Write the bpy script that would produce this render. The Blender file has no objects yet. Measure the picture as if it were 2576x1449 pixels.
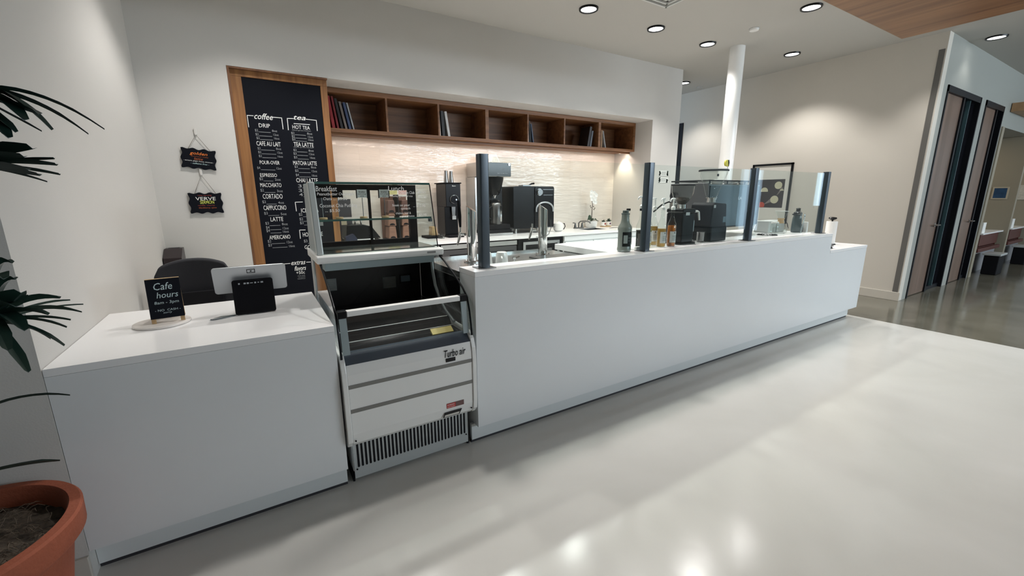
import bpy, math, random
from mathutils import Vector, Matrix
PI = math.pi
SC = bpy.context.scene
COL = SC.collection
random.seed(7)

# ---------------------------------------------------------------- camera
cam_data = bpy.data.cameras.new('camera')
cam = bpy.data.objects.new('camera', cam_data)
COL.objects.link(cam)
SC.camera = cam
cam_data.sensor_width = 36.0
cam_data.lens = 1054.68 / 2576.0 * 36.0
cam_data.clip_start = 0.05
cam_data.clip_end = 200
def cam_basis(yaw, pitch, roll):
    f = Vector((math.sin(yaw) * math.cos(pitch), math.cos(yaw) * math.cos(pitch), math.sin(pitch)))
    r = Vector((math.cos(yaw), -math.sin(yaw), 0))
    u = r.cross(f)
    c, s = math.cos(roll), math.sin(roll)
    return c * r + s * u, -s * r + c * u, f
_r, _u, _f = cam_basis(0.546714722, -0.216666771, -0.00531764768)
cam.matrix_world = Matrix(((_r.x, _u.x, -_f.x, 0), (_r.y, _u.y, -_f.y, 0), (_r.z, _u.z, -_f.z, 1.5), (0, 0, 0, 1)))

# ---------------------------------------------------------------- world, exposure, daylight
world = bpy.data.worlds.new('world')
SC.world = world
world.use_nodes = True
_bg = world.node_tree.nodes['Background']
_bg.inputs['Color'].default_value = (0.62, 0.80, 1.0, 1)
_bg.inputs['Strength'].default_value = 3.0
SC.view_settings.view_transform = 'Standard'
SC.view_settings.look = 'None'
SC.view_settings.gamma = 1
SC.view_settings.exposure = -0.12
SC.view_settings.use_curve_mapping = False

def area_light(name, loc, rot, sx, sy, power, color, spread=PI):
    l = bpy.data.lights.new(name, 'AREA')
    l.shape = 'RECTANGLE'; l.size = sx; l.size_y = sy
    l.energy = power; l.color = color; l.spread = spread
    o = bpy.data.objects.new(name, l); COL.objects.link(o)
    o.location = loc; o.rotation_euler = rot
    return o
# daylight through the rear and far right windows, plus an added clerestory fill
area_light('daylight_rear', (5.65, -5.9, 2.9), (PI / 2, 0, 0), 1.3, 0.7, 45, (0.84, 0.93, 1.0))
area_light('clerestory_fill', (10.2, -5.9, 2.92), (PI / 2, 0, 0), 7.4, 0.68, 430, (0.80, 0.91, 1.0))  # added soft frontal fill that lifts the counter fronts
area_light('daylight_right', (16.9, -2.72, 2.05), (PI / 2, 0, PI / 2), 0.5, 1.9, 9, (0.50, 0.80, 1.0))
area_light('daylight_right', (16.9, -5.3, 1.6), (PI / 2, 0, PI / 2), 0.8, 2.8, 14, (0.50, 0.78, 1.0))

# ---------------------------------------------------------------- materials
MATS = {}
def mat(name, col, rough=0.5, metal=0.0, spec=0.5, noise=0.0, nscale=6.0, bump=0.0, bscale=40.0, coat=0.0, emit=None, estr=0.0):
    if name in MATS: return MATS[name]
    m = bpy.data.materials.new(name); m.use_nodes = True
    nt = m.node_tree; b = nt.nodes['Principled BSDF']
    b.inputs['Base Color'].default_value = (*col, 1)
    b.inputs['Roughness'].default_value = rough
    b.inputs['Metallic'].default_value = metal
    b.inputs['Specular IOR Level'].default_value = spec
    b.inputs['Coat Weight'].default_value = coat
    if emit:
        b.inputs['Emission Color'].default_value = (*emit, 1)
        b.inputs['Emission Strength'].default_value = estr
    tc = nt.nodes.new('ShaderNodeTexCoord')
    n = nt.nodes.new('ShaderNodeTexNoise'); n.inputs['Scale'].default_value = nscale
    n.inputs['Detail'].default_value = 5
    nt.links.new(tc.outputs['Object'], n.inputs['Vector'])
    mr = nt.nodes.new('ShaderNodeMapRange')
    mr.inputs['To Min'].default_value = 1 - noise; mr.inputs['To Max'].default_value = 1 + noise
    mr.inputs['From Min'].default_value = 0.3; mr.inputs['From Max'].default_value = 0.7
    nt.links.new(n.outputs['Fac'], mr.inputs['Value'])
    vm = nt.nodes.new('ShaderNodeVectorMath'); vm.operation = 'SCALE'
    vm.inputs[0].default_value = col
    nt.links.new(mr.outputs['Result'], vm.inputs['Scale'])
    nt.links.new(vm.outputs['Vector'], b.inputs['Base Color'])
    if bump:
        n2 = nt.nodes.new('ShaderNodeTexNoise'); n2.inputs['Scale'].default_value = bscale
        nt.links.new(tc.outputs['Object'], n2.inputs['Vector'])
        bp = nt.nodes.new('ShaderNodeBump'); bp.inputs['Strength'].default_value = bump
        bp.inputs['Distance'].default_value = 0.01
        nt.links.new(n2.outputs['Fac'], bp.inputs['Height'])
        nt.links.new(bp.outputs['Normal'], b.inputs['Normal'])
    MATS[name] = m
    return m

def glass_mat(name, tint, gloss=1.0, rough=0.0, ior=1.45):
    """clear sheet or vessel glass: tinted see-through plus a mirror layer that grows at grazing angles"""
    m = bpy.data.materials.new(name); m.use_nodes = True
    nt = m.node_tree; nt.nodes.clear()
    out = nt.nodes.new('ShaderNodeOutputMaterial')
    tr = nt.nodes.new('ShaderNodeBsdfTransparent'); tr.inputs['Color'].default_value = (*tint, 1)
    gl = nt.nodes.new('ShaderNodeBsdfGlossy'); gl.inputs['Roughness'].default_value = rough
    gl.inputs['Color'].default_value = (gloss, gloss, gloss, 1)
    lw = nt.nodes.new('ShaderNodeLayerWeight'); lw.inputs['Blend'].default_value = 0.5
    pw = nt.nodes.new('ShaderNodeMath'); pw.operation = 'POWER'; pw.inputs[1].default_value = 5.0
    ma = nt.nodes.new('ShaderNodeMath'); ma.operation = 'MULTIPLY_ADD'; ma.inputs[1].default_value = 0.96; ma.inputs[2].default_value = 0.022
    mx = nt.nodes.new('ShaderNodeMixShader')
    nt.links.new(lw.outputs['Facing'], pw.inputs[0]); nt.links.new(pw.outputs[0], ma.inputs[0])
    nt.links.new(ma.outputs[0], mx.inputs[0]); nt.links.new(tr.outputs[0], mx.inputs[1]); nt.links.new(gl.outputs[0], mx.inputs[2])
    nt.links.new(mx.outputs[0], out.inputs['Surface'])
    MATS[name] = m
    return m

def wood_mat(name, c1, c2, rough=0.45, axis='Z', scale=3.0):
    m = bpy.data.materials.new(name); m.use_nodes = True
    nt = m.node_tree; b = nt.nodes['Principled BSDF']; b.inputs['Roughness'].default_value = rough
    tc = nt.nodes.new('ShaderNodeTexCoord'); mp = nt.nodes.new('ShaderNodeMapping')
    s = {'X': (0.35, 6, 6), 'Y': (6, 0.35, 6), 'Z': (6, 6, 0.35)}[axis]
    mp.inputs['Scale'].default_value = s
    n = nt.nodes.new('ShaderNodeTexNoise'); n.inputs['Scale'].default_value = scale; n.inputs['Detail'].default_value = 8
    n.inputs['Distortion'].default_value = 0.8
    cr = nt.nodes.new('ShaderNodeValToRGB')
    cr.color_ramp.elements[0].position = 0.34; cr.color_ramp.elements[0].color = (*c1, 1)
    cr.color_ramp.elements[1].position = 0.68; cr.color_ramp.elements[1].color = (*c2, 1)
    nt.links.new(tc.outputs['Object'], mp.inputs['Vector']); nt.links.new(mp.outputs[0], n.inputs['Vector'])
    nt.links.new(n.outputs['Fac'], cr.inputs[0]); nt.links.new(cr.outputs[0], b.inputs['Base Color'])
    MATS[name] = m
    return m

def floor_mat(name, c1, c2, rough, scale, bump=0.02):
    m = bpy.data.materials.new(name); m.use_nodes = True
    nt = m.node_tree; b = nt.nodes['Principled BSDF']
    tc = nt.nodes.new('ShaderNodeTexCoord')
    n = nt.nodes.new('ShaderNodeTexNoise'); n.inputs['Scale'].default_value = scale; n.inputs['Detail'].default_value = 7
    n.inputs['Distortion'].default_value = 0.5
    cr = nt.nodes.new('ShaderNodeValToRGB')
    cr.color_ramp.elements[0].position = 0.3; cr.color_ramp.elements[0].color = (*c1, 1)
    cr.color_ramp.elements[1].position = 0.7; cr.color_ramp.elements[1].color = (*c2, 1)
    nt.links.new(tc.outputs['Object'], n.inputs['Vector']); nt.links.new(n.outputs['Fac'], cr.inputs[0])
    nt.links.new(cr.outputs[0], b.inputs['Base Color'])
    n2 = nt.nodes.new('ShaderNodeTexNoise'); n2.inputs['Scale'].default_value = 7; n2.inputs['Detail'].default_value = 4
    nt.links.new(tc.outputs['Object'], n2.inputs['Vector'])
    mr = nt.nodes.new('ShaderNodeMapRange'); mr.inputs['To Min'].default_value = rough * 0.8; mr.inputs['To Max'].default_value = rough * 1.25
    nt.links.new(n2.outputs['Fac'], mr.inputs['Value']); nt.links.new(mr.outputs[0], b.inputs['Roughness'])
    bp = nt.nodes.new('ShaderNodeBump'); bp.inputs['Strength'].default_value = bump; bp.inputs['Distance'].default_value = 0.02
    nt.links.new(n2.outputs['Fac'], bp.inputs['Height']); nt.links.new(bp.outputs[0], b.inputs['Normal'])
    MATS[name] = m
    return m

def tile_mat(name):
    m = bpy.data.materials.new(name); m.use_nodes = True
    nt = m.node_tree; b = nt.nodes['Principled BSDF']; b.inputs['Roughness'].default_value = 0.09
    tc = nt.nodes.new('ShaderNodeTexCoord'); mp = nt.nodes.new('ShaderNodeMapping')
    mp.inputs['Rotation'].default_value = (PI / 2, 0, 0)
    br = nt.nodes.new('ShaderNodeTexBrick'); br.offset = 0.0
    br.inputs['Scale'].default_value = 1.0; br.inputs['Brick Width'].default_value = 0.26; br.inputs['Row Height'].default_value = 0.075
    br.inputs['Mortar Size'].default_value = 0.0014; br.inputs['Mortar Smooth'].default_value = 0.3
    br.inputs['Color1'].default_value = (0.74, 0.69, 0.63, 1); br.inputs['Color2'].default_value = (0.70, 0.65, 0.59, 1)
    br.inputs['Mortar'].default_value = (0.66, 0.61, 0.555, 1)
    nt.links.new(tc.outputs['Object'], mp.inputs['Vector']); nt.links.new(mp.outputs[0], br.inputs['Vector'])
    nt.links.new(br.outputs['Color'], b.inputs['Base Color'])
    mp2 = nt.nodes.new('ShaderNodeMapping'); mp2.inputs['Scale'].default_value = (3.2, 1, 15)
    n = nt.nodes.new('ShaderNodeTexNoise'); n.inputs['Scale'].default_value = 1.6; n.inputs['Detail'].default_value = 3
    nt.links.new(tc.outputs['Object'], mp2.inputs['Vector']); nt.links.new(mp2.outputs[0], n.inputs['Vector'])
    ad = nt.nodes.new('ShaderNodeMath'); ad.operation = 'MULTIPLY_ADD'; ad.inputs[1].default_value = -0.25
    nt.links.new(br.outputs['Fac'], ad.inputs[0]); nt.links.new(n.outputs['Fac'], ad.inputs[2])
    bp = nt.nodes.new('ShaderNodeBump'); bp.inputs['Strength'].default_value = 0.42; bp.inputs['Distance'].default_value = 0.014
    nt.links.new(ad.outputs[0], bp.inputs['Height']); nt.links.new(bp.outputs[0], b.inputs['Normal'])
    MATS[name] = m
    return m

WALL = mat('wall_paint', (0.60, 0.585, 0.557), 0.75, spec=0.25, noise=0.012, nscale=1.5, bump=0.06, bscale=160)
WALLR = mat('wall_paint_warm', (0.60, 0.565, 0.505), 0.75, spec=0.25, noise=0.012, nscale=1.5, bump=0.06, bscale=160)
CORR = mat('corridor_paint', (0.31, 0.32, 0.295), 0.6, spec=0.3)
CEIL = mat('ceiling_paint', (0.50, 0.487, 0.455), 0.85, spec=0.2)
BASEM = mat('baseboard_paint', (0.56, 0.53, 0.47), 0.4)
LAM = mat('counter_laminate', (0.745, 0.765, 0.775), 0.28, spec=0.5, noise=0.01, nscale=2)
SLAB = mat('white_quartz', (0.86, 0.86, 0.86), 0.22, noise=0.012, nscale=3)
KICK = mat('kick_panel', (0.66, 0.69, 0.69), 0.4)
SHADOWGAP = mat('shadow_gap_dark', (0.03, 0.03, 0.035), 0.6)  # near-black colour standing in for the shade below the kick panels
FLOORL = floor_mat('light_epoxy', (0.60, 0.592, 0.55), (0.68, 0.672, 0.635), 0.18, 1.1, 0.05)
FLOORD = floor_mat('polished_concrete', (0.105, 0.10, 0.075), (0.16, 0.15, 0.12), 0.12, 2.0, 0.03)
TILE = tile_mat('glazed_wavy_tile')
OAK = wood_mat('golden_oak', (0.20, 0.085, 0.028), (0.36, 0.17, 0.06), 0.45, 'Z')
OAKX = wood_mat('shelf_wood', (0.145, 0.060, 0.022), (0.26, 0.118, 0.048), 0.45, 'X')
SOFW = wood_mat('soffit_wood', (0.17, 0.075, 0.035), (0.32, 0.16, 0.075), 0.4, 'Y', 2.0)
DOORW = wood_mat('door_veneer', (0.13, 0.085, 0.062), (0.19, 0.125, 0.095), 0.35, 'Z', 1.5)
PINE = wood_mat('pale_pine', (0.42, 0.26, 0.12), (0.60, 0.42, 0.22), 0.5, 'Z')
CHALK = mat('chalkboard_black', (0.005, 0.006, 0.010), 0.5, spec=0.12)
CHALKW = mat('chalk_white', (0.80, 0.80, 0.78), 0.9)
CHALKD = mat('chalk_dim', (0.32, 0.34, 0.36), 0.9)
BLACK = mat('black_plastic', (0.004, 0.0045, 0.006), 0.28, spec=0.2)
BLACKM = mat('black_matte', (0.006, 0.006, 0.008), 0.6, spec=0.18)
BLACKG = mat('black_gloss', (0.005, 0.005, 0.007), 0.16, spec=0.3)
DGREY = mat('dark_grey_metal', (0.045, 0.055, 0.07), 0.3, metal=0.6)
POSTM = mat('blue_grey_post', (0.062, 0.080, 0.098), 0.28, metal=0.35)
STEEL = mat('brushed_steel', (0.52, 0.53, 0.53), 0.24, metal=1.0)
STEELD = mat('dark_steel', (0.20, 0.20, 0.20), 0.3, metal=1.0)
CHROME = mat('chrome', (0.80, 0.80, 0.80), 0.06, metal=1.0)
SILVER = mat('silver_aluminium', (0.42, 0.44, 0.46), 0.42, metal=0.7)
WHITE = mat('white_enamel', (0.80, 0.80, 0.78), 0.25)
WHITEP = mat('white_plastic', (0.78, 0.78, 0.76), 0.35)
PORC = mat('white_porcelain', (0.82, 0.81, 0.79), 0.18)
GREYBAND = mat('grey_band', (0.20, 0.195, 0.18), 0.5)
CASEGREY = mat('case_grey_trim', (0.30, 0.36, 0.37), 0.35)
CASEDARK = mat('case_blue_grey', (0.055, 0.070, 0.090), 0.3)
LINER = mat('case_liner', (0.010, 0.009, 0.010), 0.22, spec=0.35)
GLASS = glass_mat('clear_glass', (0.955, 0.98, 0.975), 1.0)
GLASSG = glass_mat('green_glass', (0.925, 0.96, 0.95), 1.0)
BOTG = glass_mat('bottle_glass', (0.93, 0.95, 0.94), 1.0)
GEDGE = mat('glass_edge_green', (0.05, 0.13, 0.115), 0.1)
TERRA = mat('terracotta', (0.33, 0.085, 0.040), 0.75, noise=0.10, nscale=9, bump=0.2, bscale=90)
SOIL = mat('soil_and_moss', (0.060, 0.047, 0.035), 0.95, noise=0.6, nscale=30, bump=1.0, bscale=50)
MOSSF = mat('moss_fibre', (0.15, 0.12, 0.09), 0.9)
LEAF = mat('palm_leaf', (0.009, 0.027, 0.022), 0.38, noise=0.3, nscale=5)
LEAFL = mat('palm_leaf_light', (0.014, 0.038, 0.028), 0.38, noise=0.3, nscale=5)
FABRIC = mat('charcoal_fabric', (0.015, 0.016, 0.021), 0.85, bump=0.3, bscale=300)
PAPER = mat('paper_white', (0.78, 0.77, 0.74), 0.8)
EMIT = mat('lamp_diffuser', (0.9, 0.9, 0.9), 0.5, emit=(1.0, 0.985, 0.96), estr=9.0)
LED = mat('led_strip', (0.9, 0.8, 0.6), 0.5, emit=(1.0, 0.84, 0.70), estr=2.5)

# ---------------------------------------------------------------- mesh builder
class MB:
    def __init__(s): s.v = []; s.f = []
    def add(s, vs, fs):
        n = len(s.v); s.v += [tuple(p) for p in vs]; s.f += [tuple(i + n for i in f) for f in fs]
        return s
    def box(s, x0, x1, y0, y1, z0, z1):
        x0, x1 = min(x0, x1), max(x0, x1); y0, y1 = min(y0, y1), max(y0, y1); z0, z1 = min(z0, z1), max(z0, z1)
        return s.add([(x0, y0, z0), (x1, y0, z0), (x1, y1, z0), (x0, y1, z0), (x0, y0, z1), (x1, y0, z1), (x1, y1, z1), (x0, y1, z1)],
                     [(0, 3, 2, 1), (4, 5, 6, 7), (0, 1, 5, 4), (1, 2, 6, 5), (2, 3, 7, 6), (3, 0, 4, 7)])
    def prism(s, poly, a0, a1, axis='X'):
        # poly in the two other axes: X -> (y,z), Y -> (x,z), Z -> (x,y)
        def P(a, p):
            return {'X': (a, p[0], p[1]), 'Y': (p[0], a, p[1]), 'Z': (p[0], p[1], a)}[axis]
        n = len(poly)
        area = sum(poly[i][0] * poly[(i + 1) % n][1] - poly[(i + 1) % n][0] * poly[i][1] for i in range(n))
        if (area < 0) != (axis == 'Y'): poly = poly[::-1]
        vs = [P(a0, p) for p in poly] + [P(a1, p) for p in poly]
        fs = [tuple(range(n))[::-1], tuple(range(n, 2 * n))] + [(i, (i + 1) % n, n + (i + 1) % n, n + i) for i in range(n)]
        return s.add(vs, fs)
    def lathe(s, prof, c=(0, 0, 0), seg=24, sx=1.0, sy=1.0):
        # prof: list of (r,z), from bottom to top
        vs = []; fs = []
        for r, z in prof:
            for k in range(seg):
                a = 2 * PI * k / seg
                vs.append((c[0] + sx * r * math.cos(a), c[1] + sy * r * math.sin(a), c[2] + z))
        m = len(prof)
        for i in range(m - 1):
            for k in range(seg):
                k2 = (k + 1) % seg
                fs.append((i * seg + k, i * seg + k2, (i + 1) * seg + k2, (i + 1) * seg + k))
        if prof[0][0] > 1e-5: fs.append(tuple(range(seg))[::-1])
        if prof[-1][0] > 1e-5: fs.append(tuple((m - 1) * seg + k for k in range(seg)))
        return s.add(vs, fs)
    def cyl(s, c, r, h, seg=24, r2=None):
        return s.lathe([(r, 0), (r if r2 is None else r2, h)], c, seg)
    def tube(s, pts, r, seg=10, caps=True):
        pts = [Vector(p) for p in pts]; n = len(pts)
        rs = r if isinstance(r, (list, tuple)) else [r] * n
        vs = []; fs = []; prev = None
        for i, p in enumerate(pts):
            t = (pts[min(i + 1, n - 1)] - pts[max(i - 1, 0)]).normalized()
            if prev is None:
                a = Vector((0, 0, 1)) if abs(t.z) < 0.9 else Vector((1, 0, 0))
                prev = t.cross(a).normalized()
            u = (prev - t * prev.dot(t)).normalized(); w = t.cross(u); prev = u
            for k in range(seg):
                an = 2 * PI * k / seg
                vs.append(p + (u * math.cos(an) + w * math.sin(an)) * rs[i])
        for i in range(n - 1):
            for k in range(seg):
                k2 = (k + 1) % seg
                fs.append((i * seg + k, i * seg + k2, (i + 1) * seg + k2, (i + 1) * seg + k))
        if caps:
            fs.append(tuple(range(seg))[::-1]); fs.append(tuple((n - 1) * seg + k for k in range(seg)))
        return s.add(vs, fs)
    def disc(s, c, r, n=(0, 0, 1), seg=24, th=0.004):
        n = Vector(n).normalized(); c = Vector(c)
        return s.tube([c - n * th / 2, c + n * th / 2], r, seg)
    def shift(s, d, start=0):
        s.v[start:] = [(p[0] + d[0], p[1] + d[1], p[2] + d[2]) for p in s.v[start:]]
        return s
    def rot(s, ang, axis='Z', c=(0, 0, 0), start=0):
        R = Matrix.Rotation(ang, 3, axis); c = Vector(c)
        s.v[start:] = [tuple(R @ (Vector(p) - c) + c) for p in s.v[start:]]
        return s

def arc(cx, cy, r, a0, a1, n=8, rx=None):
    rx = r if rx is None else rx
    return [(cx + rx * math.cos(math.radians(a0 + (a1 - a0) * i / n)), cy + r * math.sin(math.radians(a0 + (a1 - a0) * i / n))) for i in range(n + 1)]
def rrect(x0, x1, y0, y1, r, n=5):
    return (arc(x1 - r, y1 - r, r, 0, 90, n) + arc(x0 + r, y1 - r, r, 90, 180, n) + arc(x0 + r, y0 + r, r, 180, 270, n) + arc(x1 - r, y0 + r, r, 270, 360, n))

def wloc(o):
    v = Vector(o.location); p = o.parent
    while p: v += Vector(p.location); p = p.parent
    return v
def obj(name, mb, m, parent=None, bevel=0.0, smooth=False, seg=2, local=False, label=None):
    """one mesh object; vertices are in world coordinates unless local=True"""
    me = bpy.data.meshes.new(name); me.from_pydata([tuple(p) for p in mb.v], [], mb.f); me.update()
    if m: me.materials.append(m)
    o = bpy.data.objects.new(name, me); COL.objects.link(o)
    if parent:
        o.parent = parent
        if not local: me.transform(Matrix.Translation(-wloc(parent)))
    else:
        xs = [p[0] for p in mb.v]; ys = [p[1] for p in mb.v]; zs = [p[2] for p in mb.v]
        c = Vector(((min(xs) + max(xs)) / 2, (min(ys) + max(ys)) / 2, min(zs)))
        if not local:
            me.transform(Matrix.Translation(-c)); o.location = c
    if smooth:
        for p in me.polygons: p.use_smooth = True
        me.set_sharp_from_angle(angle=math.radians(38))
    if bevel:
        b = o.modifiers.new('bevel', 'BEVEL'); b.width = bevel; b.segments = seg; b.limit_method = 'ANGLE'; b.angle_limit = math.radians(40)
    if label: o['label'] = label
    return o
def tag(o, label, cat, group=None, kind=None):
    o['label'] = label; o['category'] = cat
    if group: o['group'] = group
    if kind: o['kind'] = kind
    return o
def thing(name, label, cat, loc=(0, 0, 0), group=None):
    o = bpy.data.objects.new(name, None); COL.objects.link(o); o.location = loc; o.empty_display_size = 0.1
    return tag(o, label, cat, group)
def single(name, mb, m, label, cat, group=None, kind=None, **k):
    return tag(obj(name, mb, m, **k), label, cat, group, kind)
def struct(name, mb, m, label=None, cat=None, parent=None, **k):
    o = obj(name, mb, m, parent, **k)
    if parent is None:
        o['kind'] = 'structure'
        if label: o['label'] = label
        o['category'] = cat or name.split('_')[0]
    return o
def dup(root, loc, label=None, group=None, rz=None):
    r = root.copy(); COL.objects.link(r); r.location = loc
    if rz is not None: r.rotation_euler = (0, 0, rz)
    if label: r['label'] = label
    if group: r['group'] = group
    for ch in list(root.children):
        c = ch.copy(); COL.objects.link(c); c.parent = r
        for g in list(ch.children):
            d = g.copy(); COL.objects.link(d); d.parent = c
    return r

# ---------------------------------------------------------------- lettering
_tc = {}
def glyphs(txt, shear=0.0, bold=0.0):
    """mesh of a text in its own plane, scaled to the unit box x 0..1, y 0..1"""
    key = (txt, shear, bold)
    if key in _tc: return _tc[key]
    cu = bpy.data.curves.new('lettering', 'FONT'); cu.body = txt; cu.shear = shear; cu.resolution_u = 2; cu.offset = bold; cu.fill_mode = 'FRONT'
    o = bpy.data.objects.new('lettering', cu); COL.objects.link(o)
    dg = bpy.context.evaluated_depsgraph_get(); dg.update()
    me = bpy.data.meshes.new_from_object(o.evaluated_get(dg))
    vs = [(v.co.x, v.co.y) for v in me.vertices]; fs = [tuple(p.vertices) for p in me.polygons]
    bpy.data.objects.remove(o); bpy.data.curves.remove(cu); bpy.data.meshes.remove(me)
    x0 = min(v[0] for v in vs); x1 = max(v[0] for v in vs); y0 = min(v[1] for v in vs); y1 = max(v[1] for v in vs)
    vs = [((v[0] - x0) / max(x1 - x0, 1e-6), (v[1] - y0) / max(y1 - y0, 1e-6)) for v in vs]
    _tc[key] = (vs, fs)
    return _tc[key]
def write(mb, txt, o, ux, uz, w, h, shear=0.0, bold=0.0):
    """letters with lower-left corner o, along ux, up uz, total width w and height h"""
    vs, fs = glyphs(txt, shear, bold); o = Vector(o); ux = Vector(ux).normalized(); uz = Vector(uz).normalized()
    mb.add([o + ux * (v[0] * w) + uz * (v[1] * h) for v in vs], fs)
    return mb
def stroke(mb, a, b, w, nrm=(0, -1, 0)):
    a = Vector(a); b = Vector(b); t = (b - a).normalized(); s = t.cross(Vector(nrm)).normalized() * w / 2
    mb.add([a - s, b - s, b + s, a + s], [(0, 1, 2, 3)])
    return mb

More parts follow.
